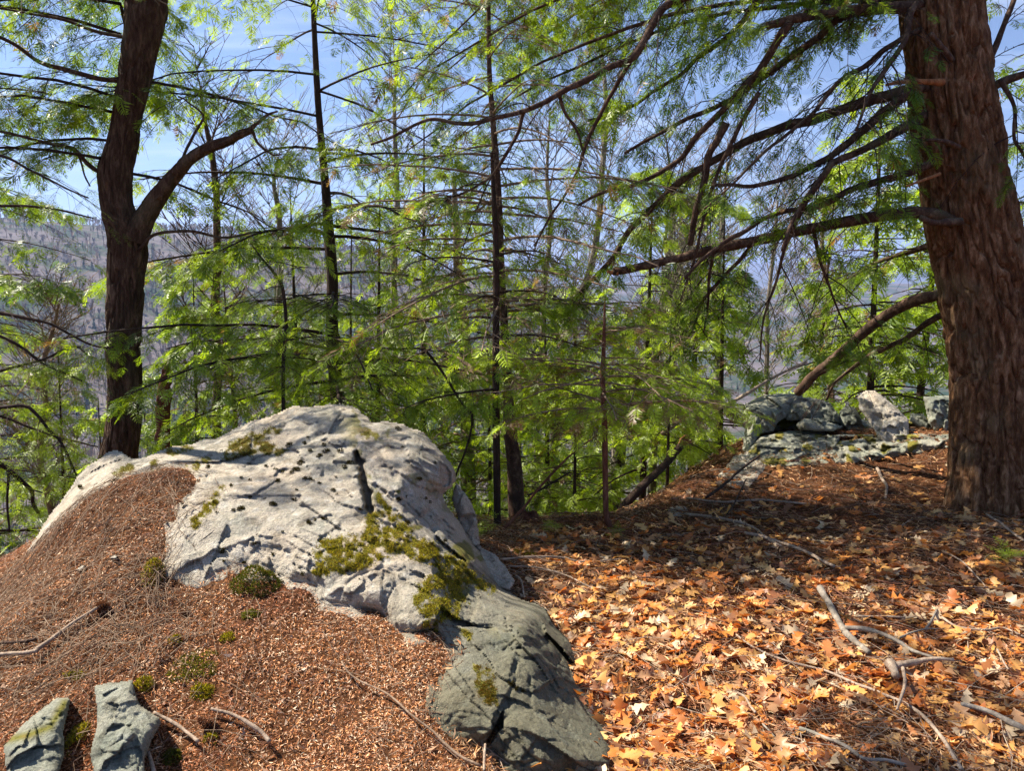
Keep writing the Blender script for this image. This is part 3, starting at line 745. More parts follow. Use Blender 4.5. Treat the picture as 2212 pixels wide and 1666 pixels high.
# ------------------------------------------------------------------ foliage
def spray_template(lod, seed):
    """flat spray of a hemlock twig, length 1 along x"""
    r = np.random.RandomState(seed)
    tris = []; stems = []
    def needles(p0, p1, n, ln):
        d = p1 - p0; L = np.hypot(*d[:2]); ax = d / max(np.linalg.norm(d), 1e-6)
        sd = np.array([-ax[1], ax[0], 0])
        for i in range(n):
            t = (i + 0.5) / n
            for s in (-1, 1):
                b = p0 + d * (t + r.uniform(-.4, .4) / n)
                e = b + (sd * s * r.uniform(.8, 1.1) + ax * r.uniform(.15, .5)) * ln * (1 - 0.5 * t) + np.array([0, 0, r.uniform(-.25, .1) * ln])
                w = ax * ln * 0.2
                tris.append((b - w, b + w, e))
    def kite(p0, p1, w):
        d = p1 - p0; ax = norm(d); sd = np.array([-ax[1], ax[0], 0]) * w; f = r.uniform(.25, .7)
        tris.append((p0, p0 + d * f - sd + [0, 0, r.uniform(-.5, .3) * w], p1 + sd * .5))
    nb = {0: 6, 1: 9, 2: 5}[lod]
    bend = r.uniform(-.12, .12)
    def st(x): return np.array([x, bend * x * x, -0.12 * x * x])
    for i in range(nb):
        x = 0.06 + 0.84 * i / nb
        for s in (-1, 1):
            xx = x + r.uniform(-.03, .03)
            b = st(xx); L = (0.46 * (1 - xx) + 0.10) * r.uniform(.7, 1.15)
            a = math.radians(r.uniform(42, 62)) * s
            e = b + L * np.array([math.cos(a), math.sin(a), r.uniform(-.22, .02)])
            if lod == 0: needles(b, e, max(3, int(L * 13)), 0.07)
            else: kite(b, e, {1: .042, 2: .075}[lod])
    if lod == 0: needles(st(0.05), st(1.0), 9, 0.07)
    else: kite(st(.0), st(1.0), {1: .05, 2: .08}[lod])
    return np.array(tris)                                   # (n,3,3)
TM = {l: [spray_template(l, 40 * l + k) for k in range(6)] for l in (0, 1, 2)}

GREENS = np.array([(0.050, 0.095, 0.020), (0.090, 0.145, 0.018), (0.155, 0.205, 0.020), (0.24, 0.29, 0.025), (0.22, 0.21, 0.04)])
TRI_COUNT = [0]
def foliage(name, parent, pos, dirn, nrm, size, lod, pal=(0, 4), bright=1.0, seed=0, brown=0.03, mat='needle'):
    r = np.random.RandomState(seed)
    n = len(pos)
    x = norm(dirn); y = norm(np.cross(nrm, x)); z = np.cross(x, y)
    Vs, Cs = [], []
    pick = r.randint(0, 6, n)
    cidx = r.uniform(pal[0], pal[1], n)
    # clumps of lighter and darker growth
    cidx = cidx * 0.55 + 0.45 * (pal[0] + (pal[1] - pal[0]) * np.clip(0.5 + 0.9 * fbm(pos * 1.3, seed, 3), 0, 1))
    lo = np.floor(cidx).astype(int).clip(0, 2); fr = (cidx - lo)[:, None].clip(0, 1)
    col = GREENS[lo] * (1 - fr) + GREENS[lo + 1] * fr
    col = col * r.uniform(.75, 1.3, (n, 1)) * bright * np.array([1.02, 1.14, .8])
    bm = r.rand(n) < brown
    col[bm] = np.array([0.22, 0.13, 0.06]) * r.uniform(.6, 1.2, (bm.sum(), 1))
    for k in range(6):
        m = pick == k
        if not m.any(): continue
        T = TM[lod][k].reshape(-1, 3)
        Bm = np.stack([x[m], y[m], z[m]], 1)                # (n,3,3) rows = axes
        W = np.einsum('tj,njk->ntk', T, Bm) * size[m][:, None, None] + pos[m][:, None]
        Vs.append(W.reshape(-1, 3))
        cc = np.repeat(col[m], len(T), 0)
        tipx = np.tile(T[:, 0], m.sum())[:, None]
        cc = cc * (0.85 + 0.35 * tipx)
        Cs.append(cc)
    V = np.concatenate(Vs); C = np.concatenate(Cs)
    F = np.arange(len(V)).reshape(-1, 3)
    TRI_COUNT[0] += len(F)
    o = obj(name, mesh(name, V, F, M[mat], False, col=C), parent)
    o['kind'] = 'stuff'
    return o
def spawn(par, fr, length, ang=(40, 65), droop=0.25, K=5, seed=0, up=0.0, jit=0.25, both=True):
    """side shoots of polylines par (N,K0,3) at fractions fr (M): returns (n,K,3), parent index, fraction"""
    r = np.random.RandomState(seed)
    N, K0, _ = par.shape; Mf = len(fr)
    S = 2 if both else 1
    fi = np.clip(fr[None, :, None] + r.uniform(-.5, .5, (N, Mf, S)) / max(Mf, 1), 0.02, 0.985) * (K0 - 1)
    i0 = np.floor(fi).astype(int).clip(0, K0 - 2); w = (fi - i0)[..., None]
    ni = np.arange(N)[:, None, None]
    a = par[ni, i0]; b = par[ni, i0 + 1]
    p = a * (1 - w) + b * w
    t = norm(b - a)
    upv = np.array([0, 0, 1.0]) + 0 * t
    side = norm(np.cross(t, upv) + 1e-4)
    sg = np.where(np.arange(S) % 2 == 0, 1.0, -1.0)[None, None, :, None] if both else np.where(r.rand(N, Mf, S, 1) < .5, 1.0, -1.0)
    an = np.radians(r.uniform(*ang, (N, Mf, S, 1)))
    d = t * np.cos(an) + side * sg * np.sin(an) + upv * (up + r.uniform(-jit, jit, (N, Mf, S, 1)))
    d = norm(d)
    frac = (fi / (K0 - 1))
    L = length(np.broadcast_to(ni, fi.shape), frac) * r.uniform(.55, 1.2, fi.shape)
    s = np.linspace(0, 1, K)
    wob = norm(np.cross(d, upv))[..., None, :] * (r.uniform(-.12, .12, fi.shape)[..., None, None] * (s ** 2)[:, None])
    pts = p[..., None, :] + L[..., None, None] * (d[..., None, :] * s[:, None] + wob - np.array([0, 0, 1.0]) * (droop * r.uniform(.5, 1.5, fi.shape))[..., None, None] * (s ** 2)[:, None])
    pts = pts.reshape(-1, K, 3)
    return pts, L.ravel(), np.broadcast_to(ni, fi.shape).ravel(), frac.ravel()
def sprays_on(tw, L, per, size, seed=0, start=0.25, droopy=0.3):
    """spray positions along twigs tw (N,K,3)"""
    r = np.random.RandomState(seed)
    N, K, _ = tw.shape
    fr = np.clip(np.linspace(start, 0.97, per)[None] + r.uniform(-.06, .06, (N, per)), 0, 0.99)
    fi = fr * (K - 1); i0 = np.floor(fi).astype(int).clip(0, K - 2); w = (fi - i0)[..., None]
    ni = np.arange(N)[:, None]
    a, b = tw[ni, i0], tw[ni, i0 + 1]
    p = a * (1 - w) + b * w; t = norm(b - a)
    side = norm(np.cross(t, [0, 0, 1.0]) + 1e-4)
    sg = np.where(np.arange(per) % 2 == 0, 1.0, -1.0)[None, :, None]
    last = (np.arange(per) == per - 1)[None, :, None]
    d = norm(t + side * sg * r.uniform(.5, 1.0, (N, per, 1)) * np.where(last, 0.1, 1) + np.array([0, 0, -1.0]) * r.uniform(0, droopy * 2, (N, per, 1)))
    n = norm(np.array([0, 0, 1.0]) + r.normal(0, .28, (N, per, 3)))
    n = norm(n - (n * d).sum(-1, keepdims=True) * d)
    sz = size * r.uniform(.6, 1.25, (N, per))
    return p.reshape(-1, 3), d.reshape(-1, 3), n.reshape(-1, 3), sz.ravel()
def keep_mask(n, frac, seed):
    return np.random.RandomState(seed).rand(n) < frac
def lit_gap(p, seed, keep=0.12):
    """openings shaped for the light: needles thinned so that the sun reaches the boulder, the mound and the leaves"""
    h = (p[..., 2] - .25) / sun_vec[2]
    qx = p[..., 0] - sun_vec[0] * h; qy = p[..., 1] - sun_vec[1] * h
    z1 = (qx > -3.2) & (qx < .75) & (qy > 1.6) & (qy < 4.75)  # growth blocking these sun paths is removed to let light through
    z2 = (qx > .1) & (qx < 3.3) & (qy > 2.35) & (qy < 4.85)
    rr = np.random.RandomState(seed).rand(*p.shape[:-1])
    h3 = (p[..., 2] + .6) / sun_vec[2]
    rx = p[..., 0] - sun_vec[0] * h3; ry = p[..., 1] - sun_vec[1] * h3
    z3 = (rx > -.6) & (rx < 3.2) & (ry > 5.4) & (ry < 9.5) & (h3 > 1.9)
    h4 = (p[..., 2] - 1.2) / sun_vec[2]
    tx = p[..., 0] - sun_vec[0] * h4; ty = p[..., 1] - sun_vec[1] * h4
    z4 = (tx > -.4) & (tx < 1.6) & (ty > 4.4) & (ty < 5.6) & (h4 > .8)
    return (~((z1 | z2) & (p[..., 2] > .9)) | (rr < keep)) & (~z4 | (rr < keep)) & (~z3 | (rr < max(keep, .42)))
def dress(parent, limbs, seed, lod=1, l2len=0.8, l2gap=0.16, l3len=0.3, l3n=4, per=2, size=0.16, droop=0.35, pal=(0, 4), bright=1.0,
          leafy_from=0.0, fill=0.8, twig_mat='dark_bark', brown=0.03, r2=0.006, bare=0.0, jit=0.25, up=0.0, leafcut=None, twsides=3, ang=(40,65)):
    """small branches, twigs and needle sprays of a list of limb polylines"""
    allp, allL = [], []
    for k, A in enumerate(limbs):
        Ln = np.linalg.norm(np.diff(A, axis=0), axis=1).sum()
        m = max(2, int(Ln / l2gap))
        fr = np.linspace(0.10, 0.97, m)
        pts, L, _, f = spawn(A[None], fr, lambda i, f: l2len * (0.35 + 0.65 * np.sin(np.pi * np.clip(f * .8 + .18, 0, 1))) * min(1, Ln / 1.2 + .3), ang, droop, 5, seed + k, up, jit)
        allp.append(pts); allL.append(L)
    l2 = np.concatenate(allp); L2 = np.concatenate(allL)
    km = keep_mask(len(l2), 0.85, seed) & lit_gap(l2[:, 3], seed, .45); l2 = l2[km]; L2 = L2[km]
    l3, L3, pi_, f3 = spawn(l2, np.linspace(.18, .92, l3n), lambda i, f: l3len * (1.15 - 0.7 * f) * np.clip(L2[i] / l2len, .4, 1.2), (35, 65), droop, 3, seed + 77, 0, jit)
    par = [tubes(l2, r2 * np.linspace(1, .35, 5)[None] * np.clip(L2 / l2len, .5, 1.3)[:, None], twsides),
           tubes(l3, r2 * .38 * np.linspace(1, .4, 3)[None] * np.ones((len(l3), 1)), 3)]
    if lod == 2 or min(A[0, 1] for A in limbs) > 7.5: par = par[:1]
    V, Fs = merge(par)
    tw = obj('twigs', mesh('twigs', V, Fs, M[twig_mat], True), parent); tw['kind'] = 'stuff'
    TRI_COUNT[0] += sum(len(f) for f in Fs) * 2
    lk = keep_mask(len(l3), fill, seed + 5) & lit_gap(l3[:, -1], seed, .20)
    if leafcut is not None: lk &= leafcut(l3[:, -1])
    # patchy: whole neighbourhoods without needles
    lk &= (fbm(l3[:, -1] * 1.1, seed + 9, 3) > (-0.35 + bare))
    p1, d1, n1, s1 = sprays_on(l3[lk], L3[lk], per, size, seed + 6)
    lk2 = keep_mask(len(l2), fill, seed + 8)
    if leafcut is not None: lk2 &= leafcut(l2[:, -1])
    p2, d2, n2, s2 = sprays_on(l2[lk2], L2[lk2], 2, size * 1.1, seed + 7, 0.7)
    foliage('foliage', parent, np.concatenate([p1, p2]), np.concatenate([d1, d2]), np.concatenate([n1, n2]), np.concatenate([s1, s2]), lod, pal, bright, seed, brown)
def in_view(p, m=60):
    d = p - np.array([0, 0, EYE])
    f = d[..., 1] * CP - d[..., 2] * SP; up = d[..., 1] * SP + d[..., 2] * CP
    f = np.maximum(f, .01)
    u = PW / 2 + FPX * d[..., 0] / f; v = PH / 2 - FPX * up / f
    return (u > -m) & (u < PW + m) & (v > -m) & (v < PH + m)

# ================================================================== the big hemlock on the right
YT = 5.3
tr_pts = [(2172,1125),(2168,1060),(2165,1000),(2160,900),(2158,800),(2140,690),(2112,555),(2084,400),(2061,250),(2046,120),(2034,0),(2024,-120),(2010,-300)]
tr_hw = [114,110,107,103,99,94,89,85,81,78,76,70,62]
bigh = thing('hemlock_tree', 'massive furrowed reddish brown trunk with long drooping limbs at right edge', 'tree', P(2172, 1125, YT))
me, cc, rc = trunk_mesh('trunk', tr_pts, tr_hw, YT, 'hem_bark', 200, 520, 0.040, (17, 17, 2.3), (0.20, 0.11, 5, 0.4), 3)
obj('trunk', me, bigh)
LIMBS = [  # (points, radius px from, to, Y from, to)
 ([(1990,8),(1961,12),(1891,18),(1808,25),(1708,43),(1660,55)], 12, 8, 5.2, 5.0),
 ([(1990,10),(1828,33),(1768,80),(1708,123),(1650,165),(1600,200),(1541,235),(1475,262),(1420,290),(1350,330)], 10, 3, 5.2, 5.6),
 ([(1708,43),(1675,93),(1635,160),(1608,187),(1558,240),(1508,290),(1475,340),(1437,367),(1370,400),(1304,413),(1250,443)], 9, 3, 5.0, 5.4),
 ([(2000,-160),(1850,-110),(1700,-70),(1560,-35),(1464,0),(1430,20),(1400,73),(1367,123),(1317,143),(1270,170),(1214,197),(1180,217),(1130,240),(1070,253),(1024,263),(984,265),(924,257),(837,297),(800,310)], 13, 2.5, 5.2, 4.7),
 ([(2000,-60),(1800,-35),(1645,0),(1608,43),(1558,90),(1508,123),(1474,157),(1447,173),(1404,200),(1370,227),(1320,247),(1270,260)], 9, 2.5, 5.2, 5.9),
 ([(2010,185),(1975,190),(1940,200),(1891,213),(1825,233),(1758,257),(1708,267),(1658,287),(1608,307),(1558,337),(1518,360),(1474,388),(1430,430),(1387,467),(1357,500),(1327,553),(1284,600),(1237,650)], 12, 4.5, 5.2, 5.7),
 ([(1990,195),(1968,200),(1908,240),(1868,277),(1825,313),(1791,340),(1758,357),(1708,380),(1625,400),(1575,397),(1538,400)], 11, 3, 5.2, 5.0),
 ([(2010,245),(1986,257),(1941,283),(1891,310),(1841,333),(1808,347),(1791,360),(1768,393),(1735,433),(1710,480),(1690,540)], 11, 3, 5.25, 4.6),
 ([(2020,350),(1998,360),(1941,380),(1875,397),(1835,410),(1791,437),(1758,448),(1691,458),(1648,473),(1608,500),(1575,517),(1520,560),(1480,600)], 9, 3, 5.2, 4.7),
 ([(2061,478),(2000,460),(1908,467),(1808,483),(1708,503),(1625,520),(1541,537),(1474,556),(1420,568),(1387,575),(1354,585),(1325,589)], 13, 9, 5.15, 5.3),
 ([(2060,628),(2038,635),(1975,652),(1925,675),(1875,708),(1835,745),(1795,782),(1758,812),(1722,848)], 13, 10, 5.3, 6.6),
 ([(2060,670),(2041,678),(2001,698),(1965,728),(1908,757),(1875,772),(1808,822),(1785,862)], 8, 2.5, 5.35, 6.6),
 ([(2040,525),(2015,530),(1975,540),(1935,553),(1880,575),(1830,600)], 8, 2, 5.3, 6.3),
 ([(1980,10),(1965,30),(1955,83),(1935,117),(1901,167),(1875,210),(1850,280)], 7, 2.5, 5.1, 4.7),
 ([(1990,62),(1971,70),(1908,107),(1875,137),(1825,167),(1791,200),(1758,240),(1700,290),(1640,340),(1580,400),(1520,450)], 6, 2, 5.2, 4.7),
 ([(1570,263),(1551,300),(1531,333),(1520,390),(1505,450),(1490,530)], 8, 6, 5.1, 5.3),
 ([(1367,123),(1337,177),(1304,233),(1270,300),(1247,367),(1220,420),(1187,473),(1154,533)], 5, 2, 5.0, 5.2),
 ([(1135,238),(1130,247),(1120,287),(1097,327),(1064,377),(1030,400),(987,420),(930,430)], 4.5, 1.5, 4.85, 4.9),
 ([(1207,200),(1220,240),(1247,285),(1262,330)], 4, 2, 4.9, 5.0),
 ([(2140,200),(2151,183),(2212,157),(2280,140)], 9, 6, 5.2, 5.0),
 ([(2130,140),(2141,123),(2168,50),(2188,0),(2200,-60)], 7, 4, 5.3, 5.4),
 ([(2160,170),(2171,187),(2191,233),(2191,300),(2212,333),(2240,400)], 5, 2, 5.1, 5.0),
 ([(1640,200),(1590,290),(1550,380),(1520,470),(1500,560),(1470,650)], 5, 2, 5.0, 5.2),
 ([(1800,350),(1740,440),(1700,520),(1680,600),(1650,690),(1640,780)], 5, 1.6, 4.8, 5.2),
 ([(1640,512),(1600,560),(1560,600),(1520,650),(1500,700),(1480,740)], 5, 1.6, 5.2, 5.6),
 ([(1541,537),(1530,600),(1528,660),(1520,720)], 4, 1.5, 5.2, 5.5),
 ([(1758,505),(1770,560),(1800,640),(1830,720)], 4, 1.4, 5.15, 5.3),
]
limbs_w = []
for k, (pts, a, b, y0, y1) in enumerate(LIMBS):
    A = px_poly(pts, y0, y1, wig=0.012, seed=k)
    limbs_w.append(A)
    obj('branch', limb_mesh('branch', A, a * y0 / FPX, b * y1 / FPX, 'limb', 10, 0.16, k), bigh)
for k, (pts, a, b) in enumerate([([(2035,178),(1980,176),(1940,178),(1915,183)], 7, 3), ([(2055,130),(2035,105),(2010,72)], 8, 5),
                                 ([(2070,318),(2040,305),(2000,302)], 6, 3), ([(2030,375),(1995,388),(1958,402)], 4, 2), ([(2075,478),(2020,482),(1990,470)], 9, 6)]):
    A = px_poly(pts, 5.0, 4.85, wig=0.004, seed=60 + k)
    o = obj('branch_stub', limb_mesh('branch_stub', A, a * 5 / FPX, b * 5 / FPX, 'split_wood' if k in (0, 3) else 'limb', 8, 0.2, 70 + k), bigh)
    if k in (0, 3): o['label'] = 'broken stub with splintered orange wood'
# a splintered orange end
A = px_poly([(1335,588),(1322,589),(1312,586)], 5.3, 5.3, 6)
tip = obj('splintered_end', limb_mesh('splintered_end', A, 10 * 5.3 / FPX, 3 * 5.3 / FPX, 'split_wood', 7, 0.6, 80), bigh)
tip['label'] = 'splintered orange end of the broken limb'
dl = [A for i, A in enumerate(limbs_w) if i not in (9, 10, 15)]
dress(bigh, dl, 300, 1, 0.5, 0.13, 0.22, 4, 3, 0.12, 0.42, (0, 3.4), 1.1, fill=0.38, twig_mat='dark_bark', r2=0.0055, bare=0.0, jit=0.45, leafcut=lambda p: (p[:, 2] > 1.0))
dress(bigh, [limbs_w[9], limbs_w[15]], 340, 0, 0.5, 0.2, 0.2, 3, 1, 0.12, 0.7, (0, 2), 0.8, fill=0.3, twig_mat='dark_bark', r2=0.005, bare=0.15, jit=0.5)

hi_ = []
rq = np.random.RandomState(29)
for k in range(10):
    z0 = rq.uniform(3.4, 4.7); Y0 = rq.uniform(6.0, 7.6); L = rq.uniform(2.2, 4.3)
    sk = np.linspace(0, 1, 14)[:, None]; a = math.radians(rq.uniform(160, 190))
    A = np.array([2.9, 5.4, z0]) + L * (np.array([math.cos(a), math.sin(a) * 1.0, .22]) * sk + np.array([0, .25 * (Y0 - 5.4), -.38]) * sk ** 2)
    hi_.append(A + .08 * sk * np.stack([fbm(A * 1.5 + 5 * j, k, 3) for j in range(3)], -1))
for k, A in enumerate(hi_):
    obj('branch', limb_mesh('branch', A, .022, .005, 'limb', 7, .15, 900 + k), bigh)
dress(bigh, hi_, 910, 1, 0.55, 0.14, 0.26, 4, 3, 0.12, 0.45, (0, 3.4), 1.1, fill=0.34, r2=.004, jit=.35)
# ================================================================== forked tree on the left
YL = 5.8
fork = thing('forked_tree', 'dark furrowed trunk forking at mid height, left of the big boulder', 'tree', P(268, 1100, YL))
me, _, _ = trunk_mesh('trunk', [(262,1120),(256,1040),(256,985),(266,930),(270,850),(267,750),(272,600),(276,520),(252,440),(249,373),(262,320),(274,260),(290,170),(308,70),(317,0),(330,-140),(335,-420)],
    [54,46,39,35,34,35,37,38,32,34,30,28,31,37,40,36,33], YL, 'oak_bark', 130, 400, 0.018, (22, 22, 3.0), (0.3, 0.02, 4, 0), 9)
obj('trunk', me, fork)
me, _, _ = trunk_mesh('fork_limb', [(292,520),(310,475),(345,420),(385,370),(412,342),(450,320),(490,305),(520,290),(545,278)], [26,22,18,14,12,11,10,8,6], [5.75,5.75,5.7,5.65,5.6,5.6,5.55,5.5,5.5], 'oak_bark', 80, 240, 0.008, (24, 24, 4), None, 12)
obj('fork_limb', me, fork)
fl = []
for k, (pts, a, b, y0, y1) in enumerate([
    ([(285,175),(257,173),(217,173),(160,157),(117,143),(83,130),(43,103),(0,80),(-80,50)], 6, 3, 5.8, 5.2),
    ([(300,85),(267,80),(217,72),(183,62),(133,43),(0,20),(-60,10)], 4, 2, 5.8, 5.4),
    ([(235,375),(213,370),(187,353),(167,330),(147,317),(67,300),(0,287),(-60,280)], 5, 2, 5.8, 5.5),
    ([(167,330),(185,380),(195,400)], 2.5, 1.5, 5.75, 5.6),
    ([(540,280),(560,262),(580,247),(600,240)], 5, 2, 5.5, 5.5),
    ([(390,365),(400,330),(420,290),(440,250),(400,215),(385,208)], 4, 1.5, 5.65, 5.7),
    ([(300,540),(335,505),(413,500),(483,512),(550,500)], 4, 2, 5.7, 5.9),
    ([(545,280),(560,310),(590,335),(612,335)], 3.5, 1.5, 5.5, 5.6)]):
    A = px_poly(pts, y0, y1, wig=0.02, seed=90 + k); fl.append(A)
    obj('branch', limb_mesh('branch', A, a * y0 / FPX, b * y1 / FPX, 'limb', 8, 0.15, 100 + k), fork)
dress(fork, fl[:3] + fl[4:5], 400, 0, 0.8, 0.15, 0.26, 3, 2, 0.15, 0.35, (0, 3.4), 1.0, fill=0.72, r2=0.004, jit=0.4)

mid_ = []
rq = np.random.RandomState(23)
for k in range(20):
    z0 = rq.uniform(2.3, 5.2); a = rq.choice([rq.uniform(100, 250), rq.uniform(-20, 60)], p=[.62, .38]); a = math.radians(a); L = rq.uniform(1.2, 2.4)
    p0 = np.array([-2.95 + .06 * (z0 - 2), 5.85, z0]); sk = np.linspace(0, 1, 9)[:, None]
    A = p0 + L * (np.array([math.cos(a), math.sin(a), rq.uniform(-.1, .35)]) * sk + np.array([0, 0, -rq.uniform(.2, .5)]) * sk ** 2)
    mid_.append(A + .12 * sk * np.stack([fbm(A * 2 + 5 * j, k, 2) for j in range(3)], -1))
for k, A in enumerate(mid_):
    obj('branch', limb_mesh('branch', A, .013, .004, 'dark_bark', 5, .15, 860 + k), fork)
dress(fork, mid_, 870, 1, 0.6, 0.14, 0.26, 4, 3, 0.13, 0.35, (0, 3.6), 1.0, fill=0.75, r2=.004, jit=.3)
up_ = []  # extra boughs above the frame, put there to shade the lower right floor
rc_ = np.random.RandomState(17)
for k in range(9):
    z0 = 5.0 + .2 * k; a = math.radians(rc_.uniform(-95, 10)); L = rc_.uniform(1.6, 2.8)
    p0 = np.array([-2.78, 5.8, z0]); sk = np.linspace(0, 1, 9)[:, None]
    up_.append(p0 + L * (np.array([math.cos(a), math.sin(a), .12]) * sk + np.array([0, 0, -.2]) * sk ** 2))
for k, A in enumerate(up_):
    obj('branch', limb_mesh('branch', A, .028, .008, 'limb', 6, .15, 800 + k), fork)
dress(fork, up_, 820, 1, 0.8, 0.22, 0.3, 3, 2, 0.24, 0.2, (0, 3), 1.0, fill=0.8, r2=.006)
# ------------------------------------------------------------------ generic conifers
def conifer(name, label, cat, pts, hw, Y, seed, zr, nbr, blen, group=None, mat='dark_bark', lod=1, size=0.17, l2len=0.55, l2gap=0.2, l3n=3, per=2,
            pal=(0, 4), bright=1.0, fill=0.7, droop=0.2, brown=0.03, extra=None, bare=0.0, sides=12, rise=0.05, l3len=0.25, az_bias=None, bmat=None):
    pts = np.array(pts, float)
    Yv = np.broadcast_to(np.asarray(Y, float), (len(pts),))
    W3 = P(pts[:, 0], pts[:, 1], Yv); rad = np.array(hw, float) * Yv / FPX
    gz0 = float(ground_z(W3[0, 0], W3[0, 1]))
    if W3[0, 2] > gz0 - .05:
        W3 = np.vstack([[W3[0, 0], W3[0, 1], gz0 - .15], W3]); rad = np.concatenate([[rad[0] * 1.15], rad])
    A = resample(np.hstack([W3, rad[:, None]]), 70)
    c, r = A[:, :3], A[:, 3]
    t = thing(name, label, cat, c[0], group)
    V, F = tubes(c[None], (r * (1 + .08 * fbm(c * 12, seed, 3)))[None], sides)
    obj('trunk', mesh('trunk', V, [F], M[mat], True), t)
    rs = np.random.RandomState(seed)
    fi = np.interp(np.sort(rs.uniform(zr[0], zr[1], nbr)), c[:, 2], np.arange(70)) if c[-1, 2] > c[0, 2] else None
    limbs = []; base = []
    s = np.linspace(0, 1, 9)
    az = rs.uniform(0, 2 * np.pi) + np.arange(nbr) * 2.4 + rs.normal(0, .3, nbr)
    for k in range(nbr):
        p = np.array([np.interp(fi[k], np.arange(70), c[:, j]) for j in range(3)])
        fz = (p[2] - zr[0]) / max(zr[1] - zr[0], .1)
        L = blen[0] * (1 - fz) + blen[1] * fz; L *= rs.uniform(.65, 1.15)
        a = az[k]
        d = np.array([math.cos(a), math.sin(a), rise + rs.uniform(-.1, .18)])
        if az_bias is not None: d[:2] += np.array(az_bias)
        A_ = p + L * (d * s[:, None] + np.array([0, 0, -1]) * droop * rs.uniform(.6, 1.4) * (s ** 2)[:, None])
        A_ = A_ + 0.05 * np.stack([fbm(A_ * 2 + 9 * j, seed + k, 2) for j in range(3)], -1) * s[:, None]
        if in_view(A_, 150).any():
            limbs.append(A_); base.append(np.interp(fi[k], np.arange(70), r) * 0.42)
    if not limbs: return t
    Lm = np.array(limbs)
    V, F = tubes(Lm, np.minimum(np.array(base), 0.016)[:, None] * np.linspace(1, .3, 9)[None], 5)
    bo = obj('branches', mesh('branches', V, [F], M[bmat or mat], True), t); bo['kind'] = 'stuff'
    dress(t, limbs, seed + 1000, lod, l2len, l2gap, l3len, l3n, per, size, droop + .1, pal, bright, fill=fill, twig_mat=bmat or mat, brown=brown, r2=0.004 if Yv[0] < 9 else 0.006, bare=bare)
    if extra: extra(t)
    return t

conifer('hemlock_tree', 'slender dark hemlock with bright drooping sprays directly behind the boulder peak', 'tree',
        [(732,900),(730,865),(722,790),(717,700),(718,600),(710,500),(703,400),(690,260),(684,170),(676,0),(672,-120)], [16,15,14,13,12,11,9,7,6.5,5,4], 6.6, 11,
        (0.7, 4.9), 46, (2.1, 1.6), lod=1, size=0.14, l2len=0.55, l2gap=0.14, pal=(.8, 4), fill=0.6, bare=.06, bright=1.15)
conifer('hemlock_tree', 'thin nearly black trunk standing left of the thicker centre trunk', 'tree',
        [(1074,1160),(1074,1088),(1072,922),(1071,788),(1072,555),(1066,417),(1062,330)], [8.5,8,8,7.5,7,5,3], 5.15, 23,
        (0.9, 3.1), 14, (.7, .5), lod=1, size=0.12, l2len=0.3, l2gap=0.16, pal=(1, 3), fill=0.5)
conifer('spruce_tree', 'tall centre tree with a pale mossy top and yellow-green crown against the sky', 'tree',
        [(1130,1150),(1117,1105),(1111,1005),(1101,922),(1096,805),(1084,620),(1076,417),(1064,250),(1057,150),(1055,0),(1053,-100)], [24,20,17,14,9.5,8.5,7.5,6,5,4,3], 5.7, 31,
        (1.2, 4.7), 60, (1.4, .95), mat='limb', lod=1, size=0.13, l2len=0.45, l2gap=0.13, pal=(1.2, 4), fill=0.62, bare=.0, bright=1.2, brown=0.12, bmat='tan_twig')
conifer('fir_sapling', 'thin reddish sapling with dead brown inner twigs and green tips, centre right', 'tree',
        [(1322,1165),(1315,1130),(1309,1105),(1306,922),(1302,822),(1304,755),(1306,678),(1307,640)], [8,7,6.5,6.5,6,4.5,2.5,1.2], 5.0, 41,
        (0.75, 1.55), 24, (1.0, .5), mat='red_bark', lod=1, size=0.105, l2len=0.34, l2gap=0.09, l3n=3, pal=(2.6, 4), fill=0.6, bright=1.3, brown=0.25, droop=0.12, bare=0.05, bmat='tan_twig', l3len=0.14)
conifer('fir_sapling', 'very thin dark sapling rising behind the left shoulder of the boulder', 'tree',
        [(612,900),(612,885),(612,788),(618,705),(613,638),(603,605),(563,555),(545,530)], [4.5,4,4,4,3.6,3.2,2,1], 5.4, 43,
        (1.0, 1.9), 9, (.7, .4), lod=0, size=0.11, l2len=0.3, l2gap=0.10, pal=(1, 4), fill=0.6, bright=1.1)
conifer('hemlock_tree', 'shadowed grey-brown trunk half hidden in branches, left of the centre trunks', 'tree',
        [(1012,1060),(1010,990),(1010,900),(1008,800),(1000,700),(990,600),(985,480),(980,380)], [17,16,15.5,15,13,10,7,4], 9.0, 51,
        (-.9, 3.2), 40, (1.7, .7), mat='grey_bark', lod=1, size=0.17, l2len=0.5, l2gap=0.2, pal=(1, 3.6), bmat='tan_twig')
conifer('hemlock_tree', 'hemlock with its trunk beyond the left edge and dark limbs reaching in', 'tree',
        [(-260,1400),(-255,1100),(-250,800),(-250,400),(-250,0),(-250,-150)], [30,28,26,24,20,18], 4.9, 61,
        (3.4, 4.4), 5, (1.6, 1.2), mat='limb', lod=0, size=0.15, l2len=0.6, l2gap=0.2, pal=(1, 4), fill=0.4)
lefth = [o for o in bpy.data.objects if o.type == 'EMPTY'][-1]
